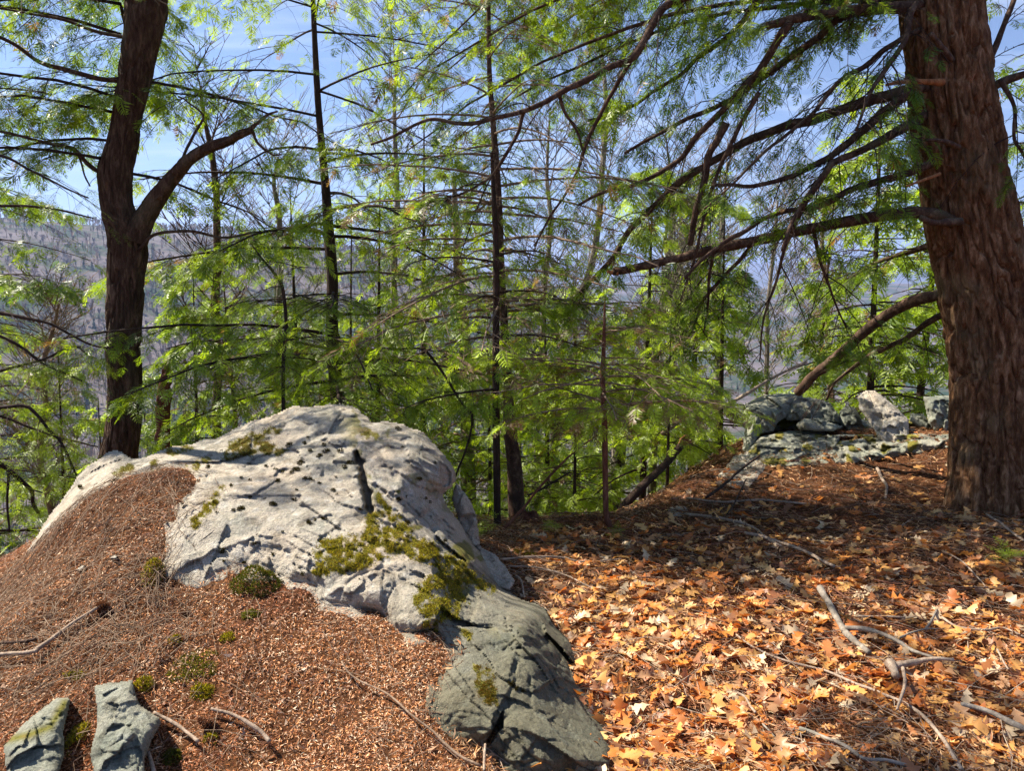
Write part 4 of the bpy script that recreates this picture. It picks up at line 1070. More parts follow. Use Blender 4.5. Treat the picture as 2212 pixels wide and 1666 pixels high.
LB = [([(-250,640),(-120,655),(0,678),(67,692),(117,705),(150,722),(200,745),(235,750)], 7, 2),
      ([(-250,650),(-120,690),(0,728),(50,755),(90,785),(143,808),(177,822)], 6, 2),
      ([(-250,860),(-100,830),(0,802),(50,788),(100,775),(157,748),(190,767)], 5, 2),
      ([(-250,850),(-100,885),(0,882),(53,877),(80,895),(110,932),(133,955),(167,1028)], 7, 2),
      ([(-250,860),(-100,880),(0,902),(67,928),(133,948),(213,965)], 5, 1.6),
      ([(-250,900),(-100,950),(0,1002),(40,1035),(67,1062),(70,1088),(83,1108)], 9, 4),
      ([(-250,300),(-100,320),(0,335),(60,365),(130,400),(190,425)], 5, 1.6),
      ([(-250,420),(-100,440),(0,443),(60,445),(130,455),(200,470)], 5, 1.6),
      ([(-250,150),(-100,180),(0,190),(100,200)], 4, 1.5),
      ([(20,1018),(15,1090),(22,1150)], 3, 2)]
lw = []
for k, (pts, a, b) in enumerate(LB):
    A = px_poly(pts, 4.9, 4.9 + 0.25 * (k % 3), wig=0.015, seed=120 + k); lw.append(A)
    obj('branch', limb_mesh('branch', A, a * 4.9 / FPX, b * 4.9 / FPX, 'dark_bark', 7, 0.15, 130 + k), lefth)
dress(lefth, [lw[i] for i in (0, 1, 3, 4, 5)], 520, 0, 0.4, 0.17, 0.2, 2, 2, 0.13, 0.2, (2, 4), 1.25, fill=0.35, r2=0.0035, bare=0.1)
dress(lefth, [lw[i] for i in (2, 6, 7, 8)], 540, 0, 0.6, 0.13, 0.24, 3, 2, 0.14, 0.35, (.3, 3.6), 1.0, fill=0.78, r2=0.0035)

# hemlocks standing on the slope below
def slope_tree(u, Y, h, label, seed, **kw):
    x = (u - PW / 2) / FPX * Y
    z0 = float(ground_z(x, Y))
    # trunk drawn in layout units from the ground point upward
    def uv(z, lean=0.0):
        d = np.array([x + lean, Y, z - EYE]); f = d[1] * CP - d[2] * SP; up = d[1] * SP + d[2] * CP
        return (PW / 2 + FPX * d[0] / f, PH / 2 - FPX * up / f)
    rs = np.random.RandomState(seed); ln = rs.uniform(-.04, .04) * h
    zs = np.linspace(z0 - .1, z0 + h, 7)
    r0 = (0.011 if h < 7 else 0.007) * h * FPX / Y
    a = dict(fill=0.46, bare=0.16, zr=(max(z0 + .12 * h, z0 + .3), z0 + h * .98), nbr=34, blen=(0.26 * h, 0.05 * h), lod=1, size=0.16, l2len=0.5, l2gap=0.2)
    a.update(kw)
    return conifer('hemlock_tree', label, 'tree', [uv(z, ln * i / 6) for i, z in enumerate(zs)], [r0 * (1 - .9 * i / 6) for i in range(7)], Y, seed, group='evergreens on the slope beyond the edge', **a)
SL = [(-40, 8.5, 6.0, 'pale yellow-green hemlock at the far left edge beyond the drop', dict(nbr=42, pal=(2, 4), bright=1.25, brown=.15)),
      (95, 7.6, 3.4, 'bushy low hemlock at lower left between edge and forked trunk', dict(nbr=36, pal=(2.2, 4), bright=1.3)),
      (185, 11.0, 5.2, 'light green hemlock just left of the forked trunk, on the slope', dict(nbr=30, pal=(2, 4), bright=1.2)),
      (400, 7.4, 3.6, 'low bright hemlock right behind the forked trunk', dict(nbr=44, pal=(1.2, 4), bright=1.15)),
      (520, 8.6, 4.6, 'dense green hemlock between the forked trunk and thin sapling', dict(nbr=44, pal=(1, 4), bright=1.1)),
      (640, 7.8, 4.4, 'low spreading hemlock left of the slender dark trunk', dict(nbr=48, pal=(1, 4), bright=1.15)),
      (800, 7.6, 3.9, 'dense hemlock right of the slender dark trunk behind the boulder top', dict(nbr=42, pal=(1, 4), bright=1.1)),
      (905, 9.5, 6.2, 'taller hemlock filling the gap left of the centre trunks', dict(nbr=42, pal=(1, 3.6), bright=1.05, brown=.08)),
      (1190, 8.2, 3.6, 'shrubby fir in the hollow right of the centre trunks', dict(nbr=40, pal=(1.5, 4), bright=1.15)),
      (1245, 6.7, 1.9, 'low bright fir at the rim just right of the centre stump', dict(nbr=30, pal=(2.4, 4), bright=1.3, blen=(.75, .2))),
      (1450, 6.9, 1.7, 'low bright fir at the rim beside the broken log', dict(nbr=28, pal=(2.4, 4), bright=1.3, blen=(.8, .2))),
      (1060, 7.2, 2.4, 'low bright fir behind the boulder flank and black trunk', dict(nbr=30, pal=(2.2, 4), bright=1.3, blen=(.9, .2))),
      (1345, 8.8, 3.0, 'low lit fir in the hollow behind the reddish sapling', dict(nbr=32, pal=(2.2, 4), bright=1.3, blen=(1.2, .2))),
      (1260, 12.0, 5.6, 'distant hemlock seen above the shrubby fir', dict(nbr=40, pal=(1, 4))),
      (1395, 7.6, 3.6, 'bright young fir behind the broken leaning log', dict(nbr=42, pal=(2, 4), bright=1.2)),
      (1500, 9.5, 4.4, 'young fir between broken log and right outcrop', dict(nbr=44, pal=(1.6, 4), bright=1.15)),
      (1565, 7.9, 2.9, 'slim little spruce left of the right outcrop', dict(nbr=36, pal=(2, 4), bright=1.2, blen=(.7, .1))),
      (1760, 12.5, 5.6, 'hemlock beyond the outcrop, just above its left end', dict(nbr=42, pal=(1, 4))),
      (1890, 9.3, 4.6, 'dark full hemlock standing behind the tall leaning slab', dict(nbr=60, pal=(1, 4), bright=1.0)),
      (1990, 11.0, 6.2, 'tall yellow-green hemlock behind, next to the thick trunk', dict(nbr=60, pal=(2, 4), bright=1.25)),
      (1330, 16.0, 6.5, 'smaller faraway hemlock seen under the broken limb', dict(nbr=34, pal=(1, 3.5))),
      (730, 14.0, 9.5, 'far hemlock behind the slender trunk reaching the skyline', dict(nbr=44, pal=(1, 3.6))),
      (-150, 8.0, 8.5, 'hemlock just outside the left edge with its boughs in view', dict(nbr=36, pal=(.6, 3), size=.18, l2gap=.22, fill=.45, blen=(2.2, 1.3))),
      (2290, 10.0, 9.0, 'hemlock beyond the thick trunk at the right edge', dict(nbr=40, pal=(.4, 3), size=.2, l2gap=.26, fill=.45, blen=(2.4, 1.3))),
      (330, 15.0, 8.0, 'far hemlock seen in the crook of the forked trunk', dict(nbr=38, pal=(1, 3.6))),
      (1120, 17.0, 9.0, 'far hemlock right behind the two centre trunks', dict(nbr=44, pal=(1, 3.6)))]
for k, (u, Y, h, lb, kw) in enumerate(SL):
    kw = dict(kw)
    if Y < 9: kw.setdefault('size', .135); kw.setdefault('l2gap', .18); kw.setdefault('l3n', 4)
    if Y > 9: kw.setdefault('size', 0.24); kw.setdefault('l2gap', 0.27); kw.setdefault('lod', 2)
    slope_tree(u, Y, h, lb, 700 + k * 13, **kw)
print('tris after conifers', TRI_COUNT[0])

# ------------------------------------------------------------------ bare hardwoods
def bare_tree(label, pts, hw, Y, seed, mat='grey_bark', nl=16, blen=1.6, group='bare hardwoods on the slope', dens=1.0, rise=0.5):
    pts = np.array(pts, float)
    W3 = P(pts[:, 0], pts[:, 1], Y); rad = np.array(hw, float) * Y / FPX
    gz0 = float(ground_z(W3[0, 0], W3[0, 1]))
    if W3[0, 2] > gz0 - .05:
        W3 = np.vstack([[W3[0, 0], W3[0, 1], gz0 - .15], W3]); rad = np.concatenate([[rad[0] * 1.1], rad])
    A = resample(np.hstack([W3, rad[:, None]]), 50)
    c, r = A[:, :3] + 0.03 * np.stack([fbm(A[:, :3] * 1.5 + 5 * k, seed + k, 3) for k in range(3)], -1), A[:, 3]
    t = thing('bare_tree', label, 'tree', c[0], group)
    V, F = tubes(c[None], (r * (1 + .1 * fbm(c * 10, seed, 3)))[None], 9)
    obj('trunk', mesh('trunk', V, [F], M[mat], True), t)
    l1, L1, _, _ = spawn(c[None], np.linspace(.35, .97, nl), lambda i, f: blen * (1.2 - .7 * f), (30, 60), -rise * .4, 8, seed, .3, .3, False)
    l1 = l1 + 0.08 * np.stack([fbm(l1 * 2.5 + 5 * k, seed + k, 3) for k in range(3)], -1) * np.linspace(0, 1, 8)[None, :, None]
    l2, L2, _, _ = spawn(l1, np.linspace(.2, .95, int(5 * dens)), lambda i, f: blen * .38 * (1.2 - .6 * f), (30, 60), -.15, 6, seed + 1, .15, .4)
    l3, L3, _, _ = spawn(l2, np.linspace(.2, .95, 3), lambda i, f: blen * .16, (30, 60), -.05, 4, seed + 2, .1, .4)
    V, Fs = merge([tubes(l1, max(rad.mean() * .3, .006) * np.linspace(1, .3, 8)[None] * np.ones((len(l1), 1)), 5),
                   tubes(l2, .006 * np.linspace(1, .4, 6)[None] * np.ones((len(l2), 1)), 3),
                   tubes(l3, .0035 * np.linspace(1, .5, 4)[None] * np.ones((len(l3), 1)), 3)])
    TRI_COUNT[0] += sum(len(f) for f in Fs) * 2
    o = obj('branches', mesh('branches', V, Fs, M[mat], True), t); o['kind'] = 'stuff'
    return t
bare_tree('crooked grey hardwood trunk curving up right of the reddish sapling', [(1320,1080),(1335,980),(1340,900),(1385,830),(1402,760),(1432,690),(1440,600),(1452,480),(1445,380)], [18,16,15,14,11,9,7,5,3], 9.0, 201)
bare_tree('slender pale hardwood in front of the young firs, right of centre', [(1411,980),(1418,930),(1424,888),(1441,838),(1455,770),(1480,690),(1500,600)], [9,8,8,7,6,4,3], 8.4, 203)
bare_tree('grey hardwood with a forked top behind the fallen limb tip', [(1200,900),(1215,760),(1235,690),(1271,595),(1290,500),(1300,380),(1310,250),(1300,100)], [10,9,8,8,7,6,5,3], 10.0, 205)
bare_tree('thin bare tree standing between centre trunks and broken limb', [(1160,900),(1170,760),(1178,620),(1190,500),(1180,380),(1185,260)], [6,6,5,5,4,2], 9.5, 207)
bare_tree('bare twisted tree whose crown shows between forked trunk and slender hemlock', [(470,900),(468,700),(470,520),(465,420),(455,330),(440,250),(430,200)], [9,8,8,7,6,4,3], 8.0, 209, 'limb', 18, 1.2)
bare_tree('bare tree with curled limbs left of the slender hemlock top', [(600,900),(605,700),(606,560),(600,460),(590,400),(600,340)], [7,7,6,6,4,2], 8.8, 211, 'grey_bark')
bare_tree('leaning bare branchy tree in the gap at the left edge', [(120,1150),(90,1000),(100,880),(90,800),(110,720),(130,640)], [7,6,6,5,4,2], 7.8, 213, 'tan_twig', 18, 1.0)
bare_tree('pale bare birch-like tree above the right outcrop', [(1650,900),(1655,780),(1660,660),(1672,540),(1680,430)], [5,5,4,4,2], 12.0, 215, 'grey_bark', 18, 1.8)
bare_tree('bare tree rising behind the right end of the broken limb', [(1545,950),(1550,800),(1548,650),(1560,480),(1570,350)], [6,6,5,4,2], 11.0, 217, 'grey_bark', 16, 1.6)
bare_tree('bare grey tree seen between outcrop and thick trunk, against the valley', [(1800,950),(1790,780),(1785,650),(1775,520),(1780,420)], [7,6,5,4,2], 13.0, 219, 'tan_twig', 18, 1.8)
bare_tree('tall bare tree behind the dense hemlock left of centre', [(850,950),(855,760),(850,600),(858,430),(852,250),(860,100)], [8,8,7,6,4,2], 11.0, 221, 'grey_bark', 20, 1.7)

# dead pieces of tree
def stick(name, label, pts, r0, r1, Y0, Y1, mat='dead_wood', cat='branch', group=None, parts=None, wig=0.01, seed=0, n=None):
    A = px_poly(pts, Y0, Y1, n, wig, seed)
    me = limb_mesh(name, A, r0 * Y0 / FPX, r1 * Y1 / FPX, mat, 8, 0.2, seed)
    return tag(obj(name, me), label, cat, group), A
lg = thing('leaning_log', 'dark broken log with a splintered orange end leaning up right of the sapling', 'log', P(1345, 1105, 6.0))
A = px_poly([(1335,1120),(1345,1100),(1360,1080),(1400,1040),(1440,1000),(1470,965)], 5.9, 6.5, 24, 0.01, 3)
obj('log_wood', limb_mesh('log_wood', A, 10 * 5.9 / FPX, 8 * 6.5 / FPX, 'dark_bark', 12, 0.2, 3), lg)
for k in range(6):
    A2 = px_poly([(1466, 967), (1478 + 3 * k - 6, 952 + 2 * k - 5), (1486 + 3 * k, 945 + 3 * k - 6)], 6.5, 6.5, 5)
    obj('splinter', limb_mesh('splinter', A2, 4 * 6.5 / FPX, .6 * 6.5 / FPX, 'split_wood', 5, .3, k), lg)
stick('dead_branch', 'long pale forked dead branch rising from the hollow towards the right outcrop', [(1741,782),(1658,822),(1594,862),(1540,890),(1474,910),(1430,938)], 3, 5, 7.6, 7.0, seed=5)
stick('dead_branch', 'thin reddish stick leaning out of the ground just right of the boulder', [(1062,1170),(1130,1100),(1160,1060),(1230,985),(1290,940)], 4, 1.6, 4.9, 5.4, 'red_bark', seed=6)
stick('dead_branch', 'broken dark branch standing in front of the bright firs, right of centre', [(1230,1020),(1180,1050),(1140,1070)], 2, 3, 5.6, 5.4, 'dark_bark', seed=7)
stick('dead_branch', 'thin dark bough sagging across the firs left of the centre trunks', [(920,760),(960,810),(990,860),(1005,880),(1020,900),(1010,960),(985,1030)], 3, 2.2, 5.6, 5.2, 'dark_bark', seed=8)
stick('dead_branch', 'pale bent bough crossing behind the thin black trunk', [(930,740),(960,760),(990,775),(1020,795),(1062,825)], 2.5, 6, 7.5, 6.8, 'tan_twig', seed=9)
stump = thing('tree_stump', 'rotten brown stump at the foot of the centre trunks', 'stump', P(1150, 1150, 5.3))
me, _, _ = trunk_mesh('stump_wood', [(1150,1175),(1148,1150),(1145,1128),(1143,1108)], [30,24,19,12], 5.3, 'red_bark', 60, 40, 0.03, (14, 14, 6), (0.1, 0.03, 5, 1), 33)
obj('stump_wood', me, stump)
brk = thing('tree_stump', 'short broken snag behind the forked trunk on its right', 'stump', P(355, 870, 7.0))
me, _, _ = trunk_mesh('stump_wood', [(350,1000),(352,900),(355,850),(360,810),(362,790)], [14,14,14,10,3], 7.0, 'red_bark', 40, 60, 0.02, (14, 14, 5), None, 35)
obj('stump_wood', me, brk)

# ------------------------------------------------------------------ litter on the floor
def polar(n, r0, r1, a0, a1, seed, p=1.0):
    r = np.random.RandomState(seed)
    q = r.rand(n)
    rad = np.exp(np.log(r0) + q * (np.log(r1) - np.log(r0))) if p == 1.0 else (r0 ** p + q * (r1 ** p - r0 ** p)) ** (1 / p)
    a = np.radians(r.uniform(a0, a1, n))
    return rad * np.sin(a), rad * np.cos(a), r
def frame(n, r, tilt):
    """random tangent frames about normals n"""
    nn = norm(n + r.normal(0, 1, n.shape) * tilt)
    a = r.uniform(0, 2 * np.pi, len(n))
    h = np.stack([np.cos(a), np.sin(a), 0 * a], -1)
    x = norm(h - (h * nn).sum(-1, keepdims=True) * nn)
    return x, np.cross(nn, x), nn
def mound(x, y):
    """1 on the needle mound left of and over the boulder, 0 on the leaf floor"""
    return 1 - sstep(x - (-0.02 + 0.0 * y), -0.12, 0.25)

def scatter_chips(name, label, n, r0, r1, a0, a1, seed, ln, wd, cols, lift, tilt, cond=None, cat='litter', z=None):
    x, y, r = polar(n, r0, r1, a0, a1, seed)
    if cond is not None:
        k = cond(x, y, r); x, y = x[k], y[k]
    n = len(x)
    base = np.stack([x, y, ground_z(x, y)], -1)
    X, Y_, Z = frame(ground_n(x, y), r, tilt)
    L = r.uniform(*ln, n)[:, None]; W = (r.uniform(*wd, n))[:, None]
    base = base + Z * (r.rand(n, 1) ** 2 * lift)
    bend = r.normal(0, .15, (n, 1)) * L
    a = base - X * L * .5; b = base + X * L * .5 + Y_ * bend
    m1 = base + Y_ * W * .5 + Z * L * .08; m2 = base - Y_ * W * .5 + Z * L * .08
    V = np.stack([a, m2 - Y_ * W * .5, b], 1).reshape(-1, 3)
    F = np.arange(n * 3).reshape(-1, 3)
    ci = r.randint(0, len(cols), n)
    C = np.array(cols)[ci] * r.uniform(.6, 1.35, (n, 1))
    old = sstep(fbm(np.stack([x * 1.8, y * 1.8, 0 * x], -1), seed + 200, 5, .6), -.05, .4)[:, None]
    C = C * (1 - old * np.array([.35, .5, .55]))
    TRI_COUNT[0] += len(F)
    o = obj(name, mesh(name, V, F, M['litter'], False, col=np.repeat(C, 3, 0)))
    return tag(o, label, cat, kind='stuff')
NC = [(.74, .37, .17), (.68, .29, .10), (.74, .48, .30), (.36, .14, .06), (.78, .60, .42), (.56, .22, .08), (.20, .08, .035)]
scatter_chips('needle_litter', 'rust brown fallen needles covering the mound left of the boulder', 330000, 1.75, 5.0, -52, 8, 1, (.008, .020), (.0009, .0022), NC, .010, .24,
              lambda x, y, r: r.rand(len(x)) < mound(x, y))
scatter_chips('needle_litter', 'brown needles and bits among the leaves on the right', 150000, 1.9, 9.0, -5, 50, 2, (.012, .06), (.0014, .0035), [(.40, .20, .08), (.48, .27, .13), (.28, .11, .045), (.58, .37, .2), (.15, .07, .03)], .035, .3,
              lambda x, y, r: (y < np.interp(x, _ex, _ey) + .8))
scatter_chips('bark_chips', 'bits of bark and broken wood strewn over the needle mound', 2600, 1.75, 5.0, -52, 6, 3, (.012, .045), (.004, .013), [(.30, .17, .10), (.12, .06, .04), (.5, .36, .26), (.2, .1, .06)], .02, .5,
              lambda x, y, r: (r.rand(len(x)) < mound(x, y)) & (fbm(np.stack([x * 2.2, y * 2.2, 0 * x], -1), 71, 3) > -.1))
# oak leaves
def leaf_template(seed, k):
    r = np.random.RandomState(seed)
    xs = np.array([-.5, -.40, -.31, -.22, -.13, -.03, .07, .16, .25, .34, .43, .5])
    wd = np.array([.012, .03, .15, .07, .24, .08, .29, .09, .22, .10, .12, .015])
    sx = np.array([0, 0, .03, 0, .05, 0, .07, .01, .07, .02, .03, 0])
    c1, c2 = r.uniform(-.6, .8), r.uniform(-.7, 1.3)
    def z(x, y): return c1 * x * x * .5 + c2 * y * y * 1.6 + .05 * math.sin(9 * x + k) + .06 * math.sin(11 * y + 2 * k)
    V = []
    for i, x in enumerate(xs):
        wl = wd[i] * r.uniform(.75, 1.25); wr = wd[i] * r.uniform(.8, 1.2)
        V.append((x, 0, z(x, 0) - .02)); V.append((x + sx[i], wl, z(x, wl))); V.append((x + sx[i], -wr, z(x, -wr)))
    F = []
    for i in range(len(xs) - 1):
        a = 3 * i
        F += [(a, a + 3, a + 4), (a, a + 4, a + 1), (a, a + 2, a + 5), (a, a + 5, a + 3)]
    return np.array(V), np.array(F)
LT = [leaf_template(s, s) for s in range(5)]
LC = np.array([(.62, .26, .06), (.68, .35, .10), (.55, .19, .04), (.72, .44, .18), (.48, .15, .035), (.60, .45, .28), (.46, .18, .06), (.40, .22, .11), (.58, .30, .09), (.30, .13, .06)])
def leaf_density(x, y):
    edge = np.interp(x, _ex, _ey)
    d = sstep(x, -.05, .3) * (y < edge - .05)
    shade = (1 - 0.7 * sstep(y, 4.5, 5.4)) * np.clip(1.0 + .9 * fbm(np.stack([x * 1.6, y * 1.6, 0 * x], -1), 61, 3), .25, 1)
    return d * shade
nl = 9600
x, y, r = polar(nl, 1.9, 8.0, -8, 50, 11)
k = r.rand(nl) < leaf_density(x, y); x, y = x[k], y[k]; nl = len(x)
gn = ground_n(x, y)
X, Y_, Z = frame(gn, r, .30)
size = .052 + .10 * r.rand(nl) ** 1.5
base = np.stack([x, y, ground_z(x, y)], -1) + Z * (.004 + .03 * r.rand(nl, 1))
cidx = r.randint(0, len(LC), nl); lcol = LC[cidx] * r.uniform(.75, 1.2, (nl, 1))
tmp = r.randint(0, 5, nl)
vis = size / np.hypot(x, y) * (in_view(base, 0)) * (0.7 + base[:, 2] - ground_z(x, y)) 
order = np.argsort(-vis)
own = np.zeros(nl, bool); own[order[:296]] = True
leafmats = []
def solid_leaf_mesh(t, ci):
    V0, F0 = LT[t]
    return mesh('oak_leaf', V0, F0, M['oak'], True, col=np.tile(LC[ci], (len(V0), 1)))
LM = {(t, ci): solid_leaf_mesh(t, ci) for t in range(5) for ci in range(len(LC))}
from mathutils import Matrix
for i in np.where(own)[0]:
    o = bpy.data.objects.new('oak_leaf', LM[(int(tmp[i]), int(cidx[i]))])
    s = size[i]
    o.matrix_world = Matrix(((X[i][0]*s, Y_[i][0]*s, Z[i][0]*s, base[i][0]), (X[i][1]*s, Y_[i][1]*s, Z[i][1]*s, base[i][1]), (X[i][2]*s, Y_[i][2]*s, Z[i][2]*s, base[i][2]), (0, 0, 0, 1)))
    o.parent = ground
    COL.objects.link(o)
Vs, Fs, Cs, n0 = [], [], [], 0
for t in range(5):
    m = (tmp == t) & ~own
    V0, F0 = LT[t]
    Bm = np.stack([X[m], Y_[m], Z[m]], 1)
    W = np.einsum('tj,njk->ntk', V0, Bm) * size[m][:, None, None] + base[m][:, None]
    Vs.append(W.reshape(-1, 3)); Cs.append(np.repeat(lcol[m], len(V0), 0))
    Fs.append((F0[None] + (np.arange(m.sum()) * len(V0))[:, None, None]).reshape(-1, 3) + n0); n0 += m.sum() * len(V0)
TRI_COUNT[0] += sum(len(f) for f in Fs)
o = obj('leaf_litter', mesh('leaf_litter', np.concatenate(Vs), Fs, M['oak'], True, col=np.concatenate(Cs)), ground); o['kind'] = 'stuff'

# loose twigs
def twigs(name, label, n, r0, r1, a0, a1, seed, ln, rad, mat, cond=None):
    x, y, r = polar(n, r0, r1, a0, a1, seed)
    if cond is not None:
        k = cond(x, y, r); x, y = x[k], y[k]
    n = len(x)
    L = r.uniform(*ln, n); a = r.uniform(0, np.pi * 2, n); K = 5
    s = np.linspace(-.5, .5, K)
    cv = r.normal(0, .35, n)
    dxy = np.stack([np.cos(a), np.sin(a)], -1); pr = np.stack([-np.sin(a), np.cos(a)], -1)
    xy = np.stack([x, y], -1)[:, None] + L[:, None, None] * (dxy[:, None] * s[None, :, None] + pr[:, None] * (cv[:, None] * (s ** 2)[None])[..., None] + pr[:, None] * (r.normal(0, .03, (n, K)))[..., None])
    z = ground_z(xy[..., 0], xy[..., 1]) + .008 + r.uniform(0, .03, (n, 1)) + r.normal(0, .006, (n, K))
    V, F = tubes(np.concatenate([xy, z[..., None]], -1), r.uniform(*rad, (n, 1)) * np.linspace(1, .5, K)[None], 3)
    TRI_COUNT[0] += len(F) * 2
    return tag(obj(name, mesh(name, V, [F], M[mat], True)), label, 'twigs', kind='stuff')
edge_ok = lambda x, y, r: y < np.interp(x, _ex, _ey) + .4
twigs('fallen_twigs', 'fine pale twigs scattered through the leaves and needles on the right', 2300, 1.9, 9, -3, 50, 21, (.08, .5), (.0009, .0024), 'dead_wood', edge_ok)
twigs('fallen_twigs', 'fine tan twigs lying on the needle mound on the left', 1000, 1.8, 5, -50, 6, 22, (.05, .32), (.0007, .0018), 'tan_twig', edge_ok)
twigs('fallen_twigs', 'thicker dark twigs strewn over the shaded floor on the right', 300, 3.5, 9, 3, 50, 23, (.3, .9), (.002, .005), 'red_bark', edge_ok)
# tangle of dead twigs at the left flank of the boulder
twigs('dead_twig_tangle', 'tangle of fine dead twigs on the slope left of the boulder', 900, 3.0, 4.4, -40, -24, 24, (.1, .45), (.0008, .002), 'tan_twig', lambda x, y, r: y < np.interp(x, _ex, _ey) - .2)

def gstick(label, pts, r0, r1, mat='dead_wood', lift=.02, seed=0, forks=(), group=None, cat='stick'):
    """stick lying on the floor: points are where it is seen on the ground"""
    def lay(pp, z0=lift):
        out = []
        for (u, v) in pp:
            z = 0.1
            for _ in range(12):
                q = PZ(u, v, z); z = .5 * z + .5 * (float(ground_z(q[0], q[1])) + z0)
            out.append(PZ(u, v, z))
        A = resample(np.array(out), max(10, len(pp) * 6))
        return A + 0.004 * np.stack([fbm(A * 9 + 5 * k, seed + k, 2) for k in range(3)], -1)
    A = lay(pts); Ym = A[:, 1].mean()
    root = tag(obj('fallen_branch', limb_mesh('fallen_branch', A, r0 * A[0, 1] / FPX, r1 * A[-1, 1] / FPX, mat, 8, .22, seed)), label, cat, group)
    for j, (fp, a, b) in enumerate(forks):
        B = lay(fp, lift + .01)
        obj('side_branch', limb_mesh('side_branch', B, a * B[0, 1] / FPX, b * B[-1, 1] / FPX, mat, 6, .22, seed + j + 1), root)
    return root
T9 = lambda x, y: (1474.7 + x / 3, 1110.7 + y / 3)
T7 = lambda x, y: (x / 3, 1110.7 + y / 3)
T8 = lambda x, y: (737.3 + x / 3, 1110.7 + y / 3)
gstick('thick knobbly pale branch forking across the sunlit leaves on the right', [T9(890,480),T9(940,570),T9(990,660),T9(1050,760),T9(1110,820),T9(1210,900)], 8, 7, 'grey_bark', .035, 1,
       [([T9(1050,740),T9(1200,750),T9(1350,800),T9(1480,880),T9(1620,930)], 6, 4), ([T9(1410,800),T9(1560,750),T9(1660,745)], 2.5, 1.5), ([T9(1575,750),T9(1620,680),T9(1645,620)], 3, 2.5)])
gstick('branch with a burnt-looking knob bent over the leaves at lower right', [T9(1760,950),T9(1650,940),T9(1500,960),T9(1400,985),T9(1350,990)], 4, 9, 'dead_wood', .06, 2,
       [([T9(1425,1000),T9(1440,1080),T9(1415,1180),T9(1390,1270)], 4.5, 3), ([T9(1340,970),T9(1360,1000),T9(1385,1050)], 13, 9)])
gstick('long thin pale stick running down through the leaves at lower right', [T9(340,780),T9(450,860),T9(620,940),T9(900,1010),T9(1100,1090),T9(1400,1210),T9(1560,1310),T9(1700,1480),T9(1810,1660)], 2, 5, 'dead_wood', .03, 3)
gstick('dark mottled stick along the bottom edge in shaded leaves', [T9(750,1390),T9(900,1440),T9(1050,1500),T9(1180,1590),T9(1330,1600),T9(1530,1660)], 4.5, 4, 'grey_bark', .03, 4)
gstick('stick crusted with pale green lichen near the right edge', [T9(1800,1240),T9(1900,1260),T9(2020,1300),T9(2140,1360),T9(2230,1400)], 6, 7, 'grey_bark', .04, 5)
gstick('golden straight stick in the half shade below the outcrop', [T9(20,0),T9(250,30),T9(440,80),T9(560,170),T9(640,210)], 3.5, 3, 'dead_wood', .03, 6)
gstick('long pale stick slanting down beneath the thick trunk', [T9(400,120),T9(560,160),T9(760,230),T9(900,300),T9(980,340)], 3.5, 4, 'dead_wood', .04, 7)
gstick('pale fallen stick crossing the leaves just right of the boulder', [T8(1030,295),T8(1200,280),T8(1400,280),T8(1580,310),T8(1850,290)], 3, 1.5, 'dead_wood', .03, 8)
gstick('thin curved twig lying in the leaves beside the boulder shoulder', [T8(1080,340),T8(1300,350),T8(1500,420),T8(1700,520)], 2.4, 1.4, 'dead_wood', .03, 9)
gstick('short twig standing at the boulder edge in the leaves', [T8(1130,400),T8(1165,430),T8(1185,540)], 2, 2, 'dead_wood', .05, 10)
gstick('straight weathered stick on the needle mound at the left edge', [T7(640,600),T7(500,690),T7(350,800),T7(220,890)], 3.5, 6, 'dead_wood', .03, 11, [([T7(240,890),T7(120,905),T7(0,910),T7(-60,915)], 4.5, 4)])
gstick('dull green-brown stick below the weathered stick at the left edge', [T7(230,810),T7(100,830),T7(0,835),T7(-60,840)], 4, 4, 'limb', .03, 12)
gstick('curved dead root lying in the needles left of the boulder foot', [T7(1370,1260),T7(1500,1300),T7(1620,1370),T7(1700,1420),T7(1750,1480)], 3.5, 5, 'dead_wood', .03, 13)
gstick('pale forked root running out from the wedge stone', [T7(1000,1290),T7(1100,1340),T7(1200,1400),T7(1280,1480)], 4, 4, 'dead_wood', .035, 14)
gstick('short peeling stick upright beside the wedge stone at the bottom', [T7(965,1545),T7(985,1600),T7(1000,1670)], 4, 5, 'dead_wood', .05, 15)
gstick('long slim twig crossing the needles at the boulder foot', [T8(0,960),T8(80,1060),T8(300,1170),T8(450,1300),T8(600,1420),T8(750,1560),T8(900,1640)], 1.8, 3.4, 'tan_twig', .03, 16)
gstick('short grey peg of wood at the bottom under the boulder', [T8(935,1490),T8(930,1580),T8(928,1670)], 3, 3.4, 'dead_wood', .06, 17)
gstick('white curved root beneath the right outcrop', [(1895,1011),(1905,1035),(1915,1050),(1912,1075)], 3.5, 3, 'dead_wood', .03, 18)
gstick('pale stick poking into the frame by the foot of the thick trunk', [T9(1965,0),T9(2060,60),T9(2150,130),T9(2240,190)], 2.5, 2.5, 'dead_wood', .05, 19)
gstick('dark forked branch propped up left of the outcrop', [(1640,985),(1600,1015),(1560,1050),(1525,1075)], 2.5, 3.5, 'dark_bark', .12, 20)
gstick('thin upright dark twig in front of the outcrop', [(1612,1035),(1600,1060),(1585,1090),(1572,1110)], 1.5, 2, 'dark_bark', .1, 21)
gstick('faint pale stick lying in the far shade under the big limb', [(1480,1075),(1560,1085),(1640,1080),(1750,1090)], 2, 2.5, 'dead_wood', .03, 22)
gstick('slim curved twig in the leaves at bottom centre right', [T9(330,1150),T9(400,1180),T9(440,1250),T9(470,1290)], 3, 3, 'dead_wood', .03, 23)
gstick('dark slanting twig at lower right in the shaded leaves', [T9(520,1360),T9(600,1450),T9(650,1560),T9(655,1670)], 2.2, 2.6, 'grey_bark', .03, 24)
